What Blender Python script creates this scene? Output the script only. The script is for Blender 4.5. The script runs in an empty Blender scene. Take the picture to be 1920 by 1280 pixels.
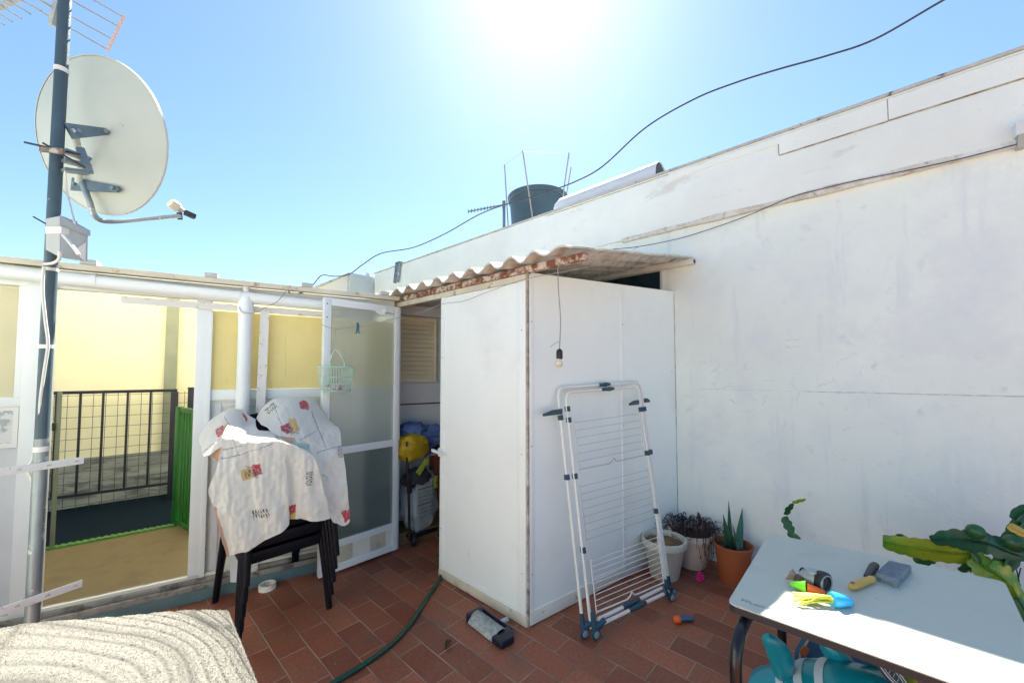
import bpy, bmesh, math, random
from mathutils import Vector as V, Matrix, noise
rnd = random.Random(11)
C = bpy.context.scene.collection
sc = bpy.context.scene
pi = math.pi
R = math.radians

# ------------------------------------------------------------------ camera model (used to lay points on real planes)
CH, CF, CCY, CA, CP = 1.5, 727.0, 663.5, R(47.15), R(2.53)
FW = V((math.sin(CA)*math.cos(CP), math.cos(CA)*math.cos(CP), math.sin(CP)))
RT = V((math.cos(CA), -math.sin(CA), 0))
UP = RT.cross(FW)
CO = V((0, 0, CH))
def ray(x, y): return FW + RT*((x-960)/CF) + UP*((CCY-y)/CF)
def at_z(x, y, z=0.0):
    d = ray(x, y); return CO + d*((z-CH)/d.z)
def at_x(x, y, X):
    d = ray(x, y); return CO + d*(X/d.x)
def at_y(x, y, Y):
    d = ray(x, y); return CO + d*(Y/d.y)
def at_d(x, y, D): return CO + ray(x, y)*D
def on_line(x, y, P, deg):
    th = R(deg); d = ray(x, y); n = V((-math.sin(th), math.cos(th), 0))
    return CO + d*((n.x*P[0]+n.y*P[1])/(n.x*d.x+n.y*d.y))

# ------------------------------------------------------------------ mesh builder
WM = {}
class MB:
    def __init__(s): s.bm = bmesh.new(); s.cols = None
    def bx(s, x0, x1, y0, y1, z0, z1, bev=0.0, M=None):
        t = bmesh.new(); bmesh.ops.create_cube(t, size=1.0)
        for v in t.verts:
            v.co = V(((x0+x1)/2+v.co.x*(x1-x0), (y0+y1)/2+v.co.y*(y1-y0), (z0+z1)/2+v.co.z*(z1-z0)))
        if bev: bmesh.ops.bevel(t, geom=list(t.edges), offset=bev, segments=2, affect='EDGES', profile=0.6)
        if M is not None: bmesh.ops.transform(t, matrix=M, verts=t.verts)
        s.merge(t); return s
    def merge(s, t):
        me = bpy.data.meshes.new('tmp'); t.to_mesh(me); t.free(); s.bm.from_mesh(me); bpy.data.meshes.remove(me)
    def bar(s, p0, p1, w, h, up=V((0, 0, 1)), bev=0.0):
        p0, p1 = V(p0), V(p1); d = p1-p0; L = d.length; d = d/L
        x = d.cross(up).normalized(); z = x.cross(d)
        M = Matrix((( x.x, d.x, z.x, p0.x), (x.y, d.y, z.y, p0.y), (x.z, d.z, z.z, p0.z), (0, 0, 0, 1)))
        return s.bx(-w/2, w/2, 0, L, -h/2, h/2, bev, M)
    def tube(s, pts, r, n=10, caps=True, flat=1.0):
        pts = [V(p) for p in pts]; m = len(pts)
        rs = r if isinstance(r, (list, tuple)) else [r]*m
        T = []
        for i in range(m):
            a = pts[max(i-1, 0)]; b = pts[min(i+1, m-1)]; T.append((b-a).normalized())
        u = T[0].orthogonal().normalized()
        if abs(T[0].z) < 0.9: u = (V((0, 0, 1)) - T[0]*T[0].z).normalized()
        rings = []
        for i in range(m):
            u = (u - T[i]*u.dot(T[i])).normalized(); w = T[i].cross(u)
            rings.append([s.bm.verts.new(pts[i] + (u*math.cos(2*pi*k/n)*flat + w*math.sin(2*pi*k/n))*rs[i]) for k in range(n)])
        for i in range(m-1):
            for k in range(n):
                s.bm.faces.new((rings[i][k], rings[i][(k+1) % n], rings[i+1][(k+1) % n], rings[i+1][k]))
        if caps:
            s.bm.faces.new(rings[0][::-1]); s.bm.faces.new(rings[-1])
        return s
    def cyl(s, p0, p1, r0, r1=None, n=20): return s.tube([p0, p1], [r0, r0 if r1 is None else r1], n)
    def lathe(s, prof, c, axis=V((0, 0, 1)), n=36, sx=1.0):
        axis = V(axis).normalized(); u = axis.orthogonal().normalized(); w = axis.cross(u); c = V(c)
        rings = []
        for r, h in prof:
            if r < 1e-6: rings.append([s.bm.verts.new(c+axis*h)])
            else: rings.append([s.bm.verts.new(c+axis*h+(u*math.cos(2*pi*k/n)+w*math.sin(2*pi*k/n)*sx)*r) for k in range(n)])
        for a, b in zip(rings, rings[1:]):
            for k in range(n):
                k2 = (k+1) % n
                if len(a) == 1 and len(b) == 1: continue
                if len(a) == 1: s.bm.faces.new((a[0], b[k], b[k2]))
                elif len(b) == 1: s.bm.faces.new((a[k], a[k2], b[0]))
                else: s.bm.faces.new((a[k], a[k2], b[k2], b[k]))
        return s
    def ring(s, c, axis, R0, r, n=28, m=10, sx=1.0):
        axis = V(axis).normalized(); u = axis.orthogonal().normalized(); w = axis.cross(u)
        pts = [V(c)+u*math.cos(2*pi*k/n)*R0+w*math.sin(2*pi*k/n)*R0*sx for k in range(n+1)]
        return s.tube(pts, r, m, False)
    def ell(s, c, rad, M=None, nu=20, nv=12):
        t = bmesh.new(); bmesh.ops.create_uvsphere(t, u_segments=nu, v_segments=nv, radius=1.0)
        for v in t.verts:
            v.co = V((v.co.x*rad[0], v.co.y*rad[1], v.co.z*rad[2]))
            if M is not None: v.co = M @ v.co
            v.co += V(c)
        s.merge(t); return s
    def poly(s, pts, ext):
        pts = [V(p) for p in pts]; e = V(ext)
        a = [s.bm.verts.new(p) for p in pts]; b = [s.bm.verts.new(p+e) for p in pts]; n = len(a)
        s.bm.faces.new(a[::-1]); s.bm.faces.new(b)
        for k in range(n): s.bm.faces.new((a[k], a[(k+1) % n], b[(k+1) % n], b[k]))
        return s
    def grid(s, fn, nu, nv):
        g = [[s.bm.verts.new(fn(i/nu, j/nv)) for j in range(nv+1)] for i in range(nu+1)]
        for i in range(nu):
            for j in range(nv): s.bm.faces.new((g[i][j], g[i+1][j], g[i+1][j+1], g[i][j+1]))
        return g
    def build(s, name, mat, parent=None, smooth=38, recalc=True):
        if recalc: bmesh.ops.recalc_face_normals(s.bm, faces=s.bm.faces)
        if parent is not None: bmesh.ops.transform(s.bm, matrix=WM[parent.name].inverted(), verts=s.bm.verts)
        me = bpy.data.meshes.new(name); s.bm.to_mesh(me); s.bm.free()
        me.shade_smooth(); me.set_sharp_from_angle(angle=R(smooth))
        o = bpy.data.objects.new(name, me); C.objects.link(o); me.materials.append(mat)
        if parent is not None: o.parent = parent; WM[o.name] = WM[parent.name]
        else: WM[o.name] = Matrix()
        return o
def tag(o, label=None, cat=None, group=None, kind=None):
    if label: o['label'] = label
    if cat: o['category'] = cat
    if group: o['group'] = group
    if kind: o['kind'] = kind
    return o
def thing(name, label, cat, loc=(0, 0, 0), rz=0.0, group=None):
    o = bpy.data.objects.new(name, None); C.objects.link(o); o.location = loc; o.rotation_euler = (0, 0, rz)
    o.empty_display_size = 0.1
    WM[o.name] = Matrix.Translation(V(loc)) @ Matrix.Rotation(rz, 4, 'Z')
    return tag(o, label, cat, group)
def lone(mb, name, mat, label, cat, group=None, loc=None, **k):
    """a thing that is one mesh; its origin is moved to its base"""
    o = mb.build(name, mat, **k); me = o.data
    if loc is None:
        xs = [v.co.x for v in me.vertices]; ys = [v.co.y for v in me.vertices]; zs = [v.co.z for v in me.vertices]
        loc = V(((min(xs)+max(xs))/2, (min(ys)+max(ys))/2, min(zs)))
    me.transform(Matrix.Translation(-V(loc))); o.location = loc; WM[o.name] = Matrix.Translation(V(loc))
    return tag(o, label, cat, group)
def copy_tree(o, parent=None):
    c = o.copy(); C.objects.link(c)
    if parent is not None: c.parent = parent
    for ch in o.children: copy_tree(ch, c)
    return c
def spline(pts, per=8):
    pts = [V(p) for p in pts]; out = []
    for i in range(len(pts)-1):
        a = pts[max(i-1, 0)]; b = pts[i]; c = pts[i+1]; d = pts[min(i+2, len(pts)-1)]
        for k in range(per):
            t = k/per
            out.append(0.5*((2*b)+(c-a)*t+(2*a-5*b+4*c-d)*t*t+(3*b-a-3*c+d)*t**3))
    out.append(pts[-1]); return out

# ------------------------------------------------------------------ materials
def mat(name, col, rough=0.6, metal=0.0, var=0.0, vscale=6.0, layers=(), bump=0.0, bscale=60.0, bdet=4, spec=0.5,
        trans=None, alpha=None, coat=0.0, stretch=None):
    """layers: (colour, noise scale, threshold, softness[, stretch xyz])"""
    m = bpy.data.materials.new(name); m.use_nodes = True; nt = m.node_tree; N = nt.nodes; L = nt.links
    b = N['Principled BSDF']; b.inputs['Roughness'].default_value = rough; b.inputs['Metallic'].default_value = metal
    b.inputs['Specular IOR Level'].default_value = spec
    if coat: b.inputs['Coat Weight'].default_value = coat
    tc = N.new('ShaderNodeTexCoord')
    def nz(scale, det=5, st=None, rgh=0.6):
        n = N.new('ShaderNodeTexNoise'); n.inputs['Scale'].default_value = scale; n.inputs['Detail'].default_value = det
        n.inputs['Roughness'].default_value = rgh
        if st:
            mp = N.new('ShaderNodeMapping'); mp.inputs['Scale'].default_value = st
            L.new(tc.outputs['Object'], mp.inputs['Vector']); L.new(mp.outputs['Vector'], n.inputs['Vector'])
        else: L.new(tc.outputs['Object'], n.inputs['Vector'])
        return n.outputs['Fac']
    cur = None
    rgb = N.new('ShaderNodeRGB'); rgb.outputs[0].default_value = (*col, 1); cur = rgb.outputs[0]
    if var:
        mr = N.new('ShaderNodeMapRange'); mr.inputs['To Min'].default_value = 1-var; mr.inputs['To Max'].default_value = 1+var
        mr.inputs['From Min'].default_value = 0.3; mr.inputs['From Max'].default_value = 0.7
        L.new(nz(vscale, 5, stretch), mr.inputs['Value'])
        mx = N.new('ShaderNodeMix'); mx.data_type = 'RGBA'; mx.blend_type = 'MULTIPLY'; mx.inputs['Factor'].default_value = 1
        L.new(cur, mx.inputs['A']); L.new(mr.outputs['Result'], mx.inputs['B']); cur = mx.outputs['Result']
    for ly in layers:
        c2, scl, th, sf = ly[:4]
        mr = N.new('ShaderNodeMapRange'); mr.inputs['From Min'].default_value = th-sf; mr.inputs['From Max'].default_value = th+sf
        L.new(nz(scl, 6, ly[4] if len(ly) > 4 else None, 0.65), mr.inputs['Value'])
        mx = N.new('ShaderNodeMix'); mx.data_type = 'RGBA'
        L.new(mr.outputs['Result'], mx.inputs['Factor']); L.new(cur, mx.inputs['A']); mx.inputs['B'].default_value = (*c2, 1)
        cur = mx.outputs['Result']
    L.new(cur, b.inputs['Base Color'])
    if bump:
        bp = N.new('ShaderNodeBump'); bp.inputs['Strength'].default_value = bump; bp.inputs['Distance'].default_value = 0.01
        L.new(nz(bscale, bdet), bp.inputs['Height']); L.new(bp.outputs['Normal'], b.inputs['Normal'])
    if trans:   # part of the light passes diffusely through
        t = N.new('ShaderNodeBsdfTranslucent'); mx = N.new('ShaderNodeMixShader'); mx.inputs[0].default_value = trans
        L.new(cur, t.inputs['Color']); L.new(b.outputs[0], mx.inputs[1]); L.new(t.outputs[0], mx.inputs[2])
        L.new(mx.outputs[0], N['Material Output'].inputs['Surface'])
    m['col'] = None if False else 0
    return m
M = {}
M['plaster'] = mat('plaster', (.84, .875, .81), .85, var=.05, vscale=1.3, layers=[((.73, .755, .735), 9, .66, .06), ((.775, .80, .785), 2.2, .57, .10), ((.76, .785, .77), 7, .62, .06, (1, 1, .12)), ((.60, .59, .55), 38, .75, .02)], bump=.25, bscale=70)
M['fascia'] = mat('fascia_plaster', (.81, .835, .80), .85, var=.05, vscale=2, layers=[((.68, .66, .62), 5, .66, .05, (1, .35, 1)), ((.45, .43, .38), 30, .72, .03)], bump=.25, bscale=60)
M['stain'] = mat('stained_drip', (.70, .66, .58), .9, layers=[((.36, .31, .25), 26, .60, .05), ((.58, .52, .43), 9, .55, .08), ((.78, .77, .74), 5, .54, .05)], bump=.6, bscale=50)
M['crack'] = mat('crack_grey', (.60, .62, .63), .9, layers=[((.76, .77, .77), 20, .5, .06)])
M['coping'] = mat('coping_grey', (.5, .5, .48), .9, var=.15, vscale=5, layers=[((.16, .16, .15), 16, .62, .04)], bump=.4, bscale=50)
M['shedwhite'] = mat('shed_white', (.85, .885, .85), .42, var=.02, vscale=2, layers=[((.66, .65, .62), 26, .77, .02), ((.80, .82, .79), 1.7, .60, .08), ((.70, .66, .57), 6, .71, .04, (1, 1, .25))], bump=.05, bscale=8)
M['cream'] = mat('cream_trim', (.62, .57, .45), .65, var=.1, vscale=7, layers=[((.30, .24, .16), 16, .64, .05)], bump=.2)
M['dirtwhite'] = mat('dirty_white', (.72, .71, .63), .6, var=.06, vscale=5, layers=[((.38, .34, .28), 11, .66, .05)], bump=.15)
M['sealant'] = mat('old_sealant', (.36, .31, .26), .9, layers=[((.20, .13, .08), 18, .55, .10), ((.6, .56, .48), 7, .56, .08)], bump=.8, bscale=70)
M['alu'] = mat('white_aluminium', (.78, .82, .82), .38, var=.03, vscale=4, layers=[((.55, .54, .5), 24, .74, .03)])
M['pvc'] = mat('white_pvc_pipe', (.79, .83, .83), .35, var=.04, vscale=3, layers=[((.55, .52, .48), 12, .72, .04)])
M['roofsheet'] = mat('fibre_cement', (.66, .63, .56), .9, var=.10, vscale=7, layers=[((.42, .38, .31), 9, .58, .07), ((.20, .19, .18), 30, .66, .03), ((.24, .24, .23), 4, .62, .08)], bump=.5, bscale=55)
M['rustbeam'] = mat('rusty_painted_steel', (.62, .53, .46), .8, layers=[((.22, .085, .05), 20, .50, .05), ((.07, .03, .02), 44, .62, .03)], bump=.5, bscale=55)
M['rustwhite'] = mat('white_paint_rust_spots', (.76, .75, .72), .6, layers=[((.50, .42, .34), 22, .63, .04), ((.10, .05, .035), 34, .70, .02)], bump=.3)
M['yellow'] = mat('yellow_render', (.90, .83, .52), .9, var=.04, vscale=3, layers=[((.62, .56, .32), 18, .70, .05)], bump=.3, bscale=60)
M['yellowpost'] = mat('olive_pilaster', (.30, .31, .21), .9, var=.08)
M['olive'] = mat('olive_grey_paint', (.16, .18, .12), .7, var=.1)
M['plinth'] = mat('mouldy_plinth', (.42, .42, .33), .9, layers=[((.24, .25, .20), 3, .5, .12, (.35, 1, 2.2)), ((.13, .14, .12), 6, .56, .07, (.5, 1, 2.0)), ((.08, .09, .08), 18, .66, .05, (.6, 1, 1.6))], bump=.4)
M['ypanel'] = mat('yellow_sheet', (.87, .78, .38), .5, var=.05, vscale=3, layers=[((.70, .60, .26), 5, .68, .06, (6, 1, .5))], trans=.25)
M['palepanel'] = mat('pale_sheet', (.78, .75, .58), .5, var=.05, vscale=3, trans=.5)
M['greypanel'] = mat('grey_infill_sheet', (.62, .64, .66), .6, var=.05, vscale=5, layers=[((.42, .42, .4), 9, .66, .05)])
M['teal'] = mat('teal_painted_kerb', (.10, .17, .18), .6, var=.12, vscale=9, layers=[((.30, .30, .28), 20, .68, .03)])
M['track'] = mat('grey_track', (.27, .26, .23), .6, var=.2, vscale=8, layers=[((.12, .10, .09), 12, .56, .06)])
M['tan'] = mat('tan_boards', (.150, .105, .036), .7, var=.12, vscale=5, layers=[((.10, .06, .027), 5, .58, .12)])
M['blue'] = mat('navy_mat', (.0012, .008, .014), .9, var=.2, vscale=30, spec=.15)
M['greenedge'] = mat('green_edging', (.07, .20, .03), .6, var=.2, vscale=40)
M['greengate'] = mat('green_painted_steel', (.008, .11, .010), .4, var=.1)
M['black'] = mat('black_steel', (.012, .012, .018), .45)
M['wire'] = mat('dark_wire', (.05, .05, .05), .5, metal=.3)
M['roofclear'] = mat('translucent_sheet', (.93, .92, .86), .4, trans=.80)
M['pole'] = mat('blue_grey_pole_paint', (.055, .095, .12), .5, var=.15, vscale=6, layers=[((.055, .026, .02), 5, .62, .05, (1, 1, .4)), ((.30, .34, .34), 16, .71, .02)], bump=.2)
M['polegalv'] = mat('galvanised', (.30, .34, .36), .42, metal=.55, var=.12, vscale=8, layers=[((.70, .70, .68), 11, .60, .02)])
M['dish'] = mat('dish_back_cream', (.53, .565, .51), .55, var=.04, vscale=4, layers=[((.42, .40, .36), 14, .70, .04)])
M['bracket'] = mat('zinc_bracket', (.17, .22, .24), .45, metal=.5, var=.2, vscale=14)
M['greyplastic'] = mat('grey_plastic', (.42, .45, .44), .5, var=.05)
M['whiteplastic'] = mat('white_plastic', (.74, .74, .72), .4, var=.03)
M['tape'] = mat('white_tape', (.78, .76, .70), .6, layers=[((.40, .30, .22), 20, .66, .04)])
M['pinkplastic'] = mat('pinkish_plastic', (.66, .46, .40), .5)
M['rustbrown'] = mat('rusty_clamp', (.20, .14, .12), .7, layers=[((.5, .42, .36), 30, .55, .05)])
M['cable'] = mat('black_cable', (.045, .05, .055), .6)
M['greycable'] = mat('grey_cable', (.30, .29, .27), .6)
M['whitecable'] = mat('white_cable', (.68, .68, .64), .5)
M['tank'] = mat('grey_green_tank', (.055, .095, .125), .5, var=.12, vscale=3, trans=.12)
M['barrel'] = mat('barrel_cover_white', (.66, .68, .71), .5, var=.05, vscale=6)
M['darkend'] = mat('dark_opening', (.03, .035, .045), .7)
M['housewhite'] = mat('house_cream_render', (.78, .77, .74), .9, var=.03, bump=.1)
M['houseshade'] = mat('house_shaded_render', (.52, .57, .60), .9, var=.06, vscale=2, layers=[((.42, .46, .48), 3, .6, .1)])  # bluish grey puts the shade on the block's face into the colour
M['rackwhite'] = mat('white_enamel_tube', (.76, .74, .69), .35)
M['rackwire'] = mat('airer_wire', (.46, .46, .47), .35, metal=.3)
M['petrol'] = mat('petrol_blue_plastic', (.022, .065, .095), .4)
M['wheelgrey'] = mat('grey_wheel_disc', (.24, .31, .35), .5)
M['mint'] = mat('mint_plastic', (.62, .80, .70), .4, trans=.25)
M['pegs'] = mat('assorted_pegs', (.75, .73, .70), .5, layers=[((.45, .06, .07), 36, .58, .02), ((.06, .12, .22), 30, .62, .02)])
M['pegblue'] = mat('blue_peg_plastic', (.03, .13, .24), .4)
M['chair'] = mat('black_resin', (.003, .004, .009), .45, spec=.25, var=.15, vscale=20, bump=.1, bscale=120)
M['hose'] = mat('green_hose_rubber', (.008, .060, .036), .38)
M['bristle'] = mat('pale_bristles', (.46, .48, .44), .9, var=.35, vscale=26, stretch=(3, 1, 1), bump=.9, bscale=160)
M['navy'] = mat('navy_plastic', (.006, .008, .024), .4)
M['leaf'] = mat('dry_leaf', (.10, .045, .025), .9, var=.3, vscale=30)
M['potwhite'] = mat('off_white_pot', (.56, .53, .44), .5, var=.08, vscale=5, layers=[((.36, .33, .27), 8, .64, .06)])
M['potcream'] = mat('pinkish_clay_pot', (.64, .50, .40), .75, var=.08, vscale=6, layers=[((.35, .25, .2), 10, .64, .05)])
M['potterra'] = mat('terracotta_pot', (.34, .085, .028), .7, var=.1, vscale=7)
M['soil'] = mat('soil', (.045, .03, .022), 1.0, var=.4, vscale=40, bump=1, bscale=70)
M['drychips'] = mat('dry_brown_chips', (.26, .17, .09), .9, var=.4, vscale=50)
M['dryplant'] = mat('dried_stems', (.05, .03, .03), .9, var=.4, vscale=30)
M['aloe'] = mat('aloe_green', (.040, .13, .075), .35, var=.2, vscale=14)
M['cactdark'] = mat('dark_green_cactus', (.018, .10, .028), .35, var=.35, vscale=10)
M['cactteal'] = mat('teal_green_cactus', (.018, .10, .055), .35, var=.3, vscale=10)
M['cactlime'] = mat('yellow_green_cactus', (.26, .34, .018), .35, var=.2, vscale=7, layers=[((.08, .24, .016), 7, .52, .08), ((.44, .40, .04), 9, .62, .06)])
M['cactyellow'] = mat('yellowed_cactus_tip', (.50, .36, .07), .6, layers=[((.22, .09, .03), 20, .6, .05)])
M['tabletop'] = mat('pale_grey_tabletop', (.54, .58, .485), .40, var=.03, vscale=3, layers=[((.49, .515, .44), 4, .60, .06), ((.38, .37, .31), 22, .70, .03), ((.57, .59, .53), 9, .70, .01, (1, 14, 1))])
M['edge'] = mat('dark_edge', (.02, .022, .025), .5)
M['blackpaint'] = mat('black_tube_paint', (.010, .010, .012), .3)
M['ink'] = mat('grey_print', (.22, .25, .26), .6)
M['lampgrey'] = mat('grey_torch_body', (.30, .32, .32), .35, var=.1, vscale=30)
M['rubber'] = mat('black_rubber', (.012, .012, .013), .5)
M['lens'] = mat('dark_lens', (.03, .012, .02), .1)
M['seed'] = mat('brown_seed_head', (.13, .09, .04), .8, var=.4, vscale=60)
M['petal'] = mat('beige_dry_petal', (.42, .33, .25), .9, var=.2, vscale=30)
M['lime'] = mat('lime_plastic', (.18, .72, .02), .35)
M['orange'] = mat('orange_rubber', (.85, .14, .02), .4)
M['sky'] = mat('sky_blue_plastic', (.03, .42, .80), .35)
M['stem'] = mat('yellow_stems', (.62, .60, .05), .5, var=.2, vscale=50)
M['ochre'] = mat('ochre_handle', (.68, .40, .09), .45, var=.12, vscale=24)
M['ferrule'] = mat('grey_bristle_head', (.05, .055, .06), .6, var=.4, vscale=60)
M['sponge'] = mat('grey_scouring_block', (.28, .33, .34), .95, var=.25, vscale=60, bump=.9, bscale=120)
M['turq'] = mat('turquoise_vinyl', (.004, .26, .33), .28, var=.05, vscale=3, coat=.3)
M['turqdark'] = mat('teal_vinyl', (.004, .16, .18), .3, coat=.3)
M['stripe'] = mat('white_vinyl_stripe', (.55, .62, .66), .35)
M['boardblue'] = mat('blue_green_board', (.005, .12, .18), .3, layers=[((.004, .018, .16), 3.2, .54, .1)])
M['boardedge'] = mat('pale_board_edge', (.45, .33, .22), .6)
M['orangeprint'] = mat('orange_print', (.55, .13, .04), .5)
M['yellowstrap'] = mat('yellow_vinyl', (.34, .32, .008), .4)
M['pink'] = mat('pink_rubber', (.62, .02, .16), .4)
M['lnbcream'] = mat('lnb_cream', (.42, .40, .33), .5)
M['bulbglass'] = mat('bulb_glass', (.70, .64, .46), .12, var=.1, vscale=30)
M['bluecloth'] = mat('blue_cloth', (.10, .17, .38), .9, var=.25, vscale=12, bump=.3, bscale=30)
M['yellowbag'] = mat('yellow_plastic_bag', (.46, .32, .012), .4, var=.25, vscale=9, bump=.5, bscale=22)
M['sack'] = mat('pale_woven_sack', (.36, .40, .42), .6, var=.12, vscale=14, bump=.5, bscale=20)
M['labelgreen'] = mat('green_yellow_label', (.45, .5, .06), .5, layers=[((.02, .10, .04), 40, .55, .03)])
M['darkprint'] = mat('dark_print', (.03, .035, .04), .6)
M['sackprint'] = mat('faded_print', (.16, .18, .19), .6)
M['shelfdark'] = mat('dark_shelf_goods', (.03, .035, .04), .8, var=.4, vscale=12)
M['brick'] = mat('orange_brown_side', (.30, .09, .04), .7)
M['louver'] = mat('cream_louvre', (.85, .78, .58), .55, var=.05)
M['innerwhite'] = mat('inner_white_wall', (.66, .68, .70), .8, var=.05, vscale=3)
M['ground'] = mat('ground_earth', (.30, .27, .22), .95, var=.2, vscale=.5)
M['concrete'] = mat('roof_concrete', (.5, .49, .47), .95, var=.1, vscale=2)
M['lounger'] = mat('lounger_resin', (.55, .55, .53), .5)
M['nightglass'] = mat('dark_blue_glass', (.008, .025, .045), .15)
M['ridge'] = M['coping']

# frosted glass
def glassmat(name, tint, fr, df):
    m = bpy.data.materials.new(name); m.use_nodes = True; nt = m.node_tree; N = nt.nodes; L = nt.links
    N.remove(N['Principled BSDF'])
    rf = N.new('ShaderNodeBsdfRefraction'); rf.inputs['Color'].default_value = (*tint, 1); rf.inputs['Roughness'].default_value = fr; rf.inputs['IOR'].default_value = 1.03
    d = N.new('ShaderNodeBsdfDiffuse'); d.inputs['Color'].default_value = (.62, .66, .66, 1)
    t = N.new('ShaderNodeBsdfTranslucent'); t.inputs['Color'].default_value = (.7, .74, .74, 1)
    g = N.new('ShaderNodeBsdfGlossy'); g.inputs['Roughness'].default_value = .12; g.inputs['Color'].default_value = (1, 1, 1, 1)
    a = N.new('ShaderNodeMixShader'); a.inputs[0].default_value = .45; L.new(d.outputs[0], a.inputs[1]); L.new(t.outputs[0], a.inputs[2])
    b = N.new('ShaderNodeMixShader'); b.inputs[0].default_value = df; L.new(rf.outputs[0], b.inputs[1]); L.new(a.outputs[0], b.inputs[2])
    c = N.new('ShaderNodeMixShader'); c.inputs[0].default_value = .06; L.new(b.outputs[0], c.inputs[1]); L.new(g.outputs[0], c.inputs[2])
    L.new(c.outputs[0], N['Material Output'].inputs['Surface']); return m
M['frost'] = glassmat('frosted_glass', (.86, .9, .9), .26, .36)
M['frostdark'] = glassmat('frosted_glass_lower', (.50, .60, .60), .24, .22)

# terrace tiles
def tilemat():
    m = bpy.data.materials.new('terracotta_tiles'); m.use_nodes = True; nt = m.node_tree; N = nt.nodes; L = nt.links
    b = N['Principled BSDF']
    tc = N.new('ShaderNodeTexCoord'); sx = N.new('ShaderNodeSeparateXYZ'); L.new(tc.outputs['Object'], sx.inputs[0])
    def mth(op, a, bb=None, c=None):
        n = N.new('ShaderNodeMath'); n.operation = op
        for i, v in enumerate((a, bb, c)):
            if v is None: continue
            if isinstance(v, (int, float)): n.inputs[i].default_value = v
            else: L.new(v, n.inputs[i])
        return n.outputs[0]
    wob = N.new('ShaderNodeTexNoise'); wob.inputs['Scale'].default_value = 9; L.new(tc.outputs['Object'], wob.inputs['Vector'])
    w = mth('MULTIPLY', mth('SUBTRACT', wob.outputs['Fac'], .5), .008)
    W, Ln = .1465, .2905
    u = mth('DIVIDE', mth('ADD', mth('SUBTRACT', sx.outputs['X'], .7), w), W)
    k = mth('FLOOR', u); fu = mth('SUBTRACT', u, k)
    par = mth('FLOORED_MODULO', k, 2.0)
    vv = mth('ADD', mth('DIVIDE', mth('ADD', mth('SUBTRACT', sx.outputs['Y'], 2.018), w), Ln), mth('MULTIPLY', par, -.5))
    kv = mth('FLOOR', vv); fv = mth('SUBTRACT', vv, kv)
    du = mth('MULTIPLY', mth('MINIMUM', fu, mth('SUBTRACT', 1.0, fu)), W)
    dv = mth('MULTIPLY', mth('MINIMUM', fv, mth('SUBTRACT', 1.0, fv)), Ln)
    d = mth('MINIMUM', du, dv)
    joint = N.new('ShaderNodeMapRange'); joint.inputs['From Min'].default_value = .0018; joint.inputs['From Max'].default_value = .0050
    L.new(d, joint.inputs['Value'])          # 0 in the joint, 1 on the tile
    cmb = N.new('ShaderNodeCombineXYZ'); L.new(k, cmb.inputs[0]); L.new(kv, cmb.inputs[1])
    wn = N.new('ShaderNodeTexWhiteNoise'); L.new(cmb.outputs[0], wn.inputs['Vector'])
    ramp = N.new('ShaderNodeValToRGB'); e = ramp.color_ramp.elements
    e[0].position = 0; e[0].color = (.215, .058, .029, 1); e[1].position = 1; e[1].color = (.37, .118, .060, 1)
    L.new(wn.outputs['Value'], ramp.inputs[0])
    n1 = N.new('ShaderNodeTexNoise'); n1.inputs['Scale'].default_value = 5; n1.inputs['Detail'].default_value = 7; L.new(tc.outputs['Object'], n1.inputs['Vector'])
    mr1 = N.new('ShaderNodeMapRange'); mr1.inputs['From Min'].default_value = .42; mr1.inputs['From Max'].default_value = .72; mr1.inputs['To Max'].default_value = .42
    L.new(n1.outputs['Fac'], mr1.inputs['Value'])
    mx1 = N.new('ShaderNodeMix'); mx1.data_type = 'RGBA'; L.new(mr1.outputs[0], mx1.inputs['Factor']); L.new(ramp.outputs[0], mx1.inputs['A']); mx1.inputs['B'].default_value = (.25, .135, .072, 1)
    n2 = N.new('ShaderNodeTexNoise'); n2.inputs['Scale'].default_value = 60; n2.inputs['Detail'].default_value = 5; L.new(tc.outputs['Object'], n2.inputs['Vector'])
    mr2 = N.new('ShaderNodeMapRange'); mr2.inputs['From Min'].default_value = .3; mr2.inputs['From Max'].default_value = .7; mr2.inputs['To Min'].default_value = .82; mr2.inputs['To Max'].default_value = 1.16
    L.new(n2.outputs['Fac'], mr2.inputs['Value'])
    mx2 = N.new('ShaderNodeMix'); mx2.data_type = 'RGBA'; mx2.blend_type = 'MULTIPLY'; mx2.inputs['Factor'].default_value = 1
    L.new(mx1.outputs['Result'], mx2.inputs['A']); L.new(mr2.outputs[0], mx2.inputs['B'])
    # dirt spots and pale smears
    n3 = N.new('ShaderNodeTexNoise'); n3.inputs['Scale'].default_value = 2.3; n3.inputs['Detail'].default_value = 8; n3.inputs['Roughness'].default_value = .7; L.new(tc.outputs['Object'], n3.inputs['Vector'])
    mr3 = N.new('ShaderNodeMapRange'); mr3.inputs['From Min'].default_value = .56; mr3.inputs['From Max'].default_value = .70; mr3.inputs['To Max'].default_value = .75
    L.new(n3.outputs['Fac'], mr3.inputs['Value'])
    mx3 = N.new('ShaderNodeMix'); mx3.data_type = 'RGBA'; L.new(mr3.outputs[0], mx3.inputs['Factor']); L.new(mx2.outputs['Result'], mx3.inputs['A']); mx3.inputs['B'].default_value = (.12, .085, .065, 1)
    # joint colour, partly dirty
    nj = N.new('ShaderNodeTexNoise'); nj.inputs['Scale'].default_value = 3.2; nj.inputs['Detail'].default_value = 4; L.new(tc.outputs['Object'], nj.inputs['Vector'])
    rj = N.new('ShaderNodeValToRGB'); e = rj.color_ramp.elements
    e[0].position = .38; e[0].color = (.19, .125, .085, 1); e[1].position = .62; e[1].color = (.38, .25, .165, 1); L.new(nj.outputs['Fac'], rj.inputs[0])
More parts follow.
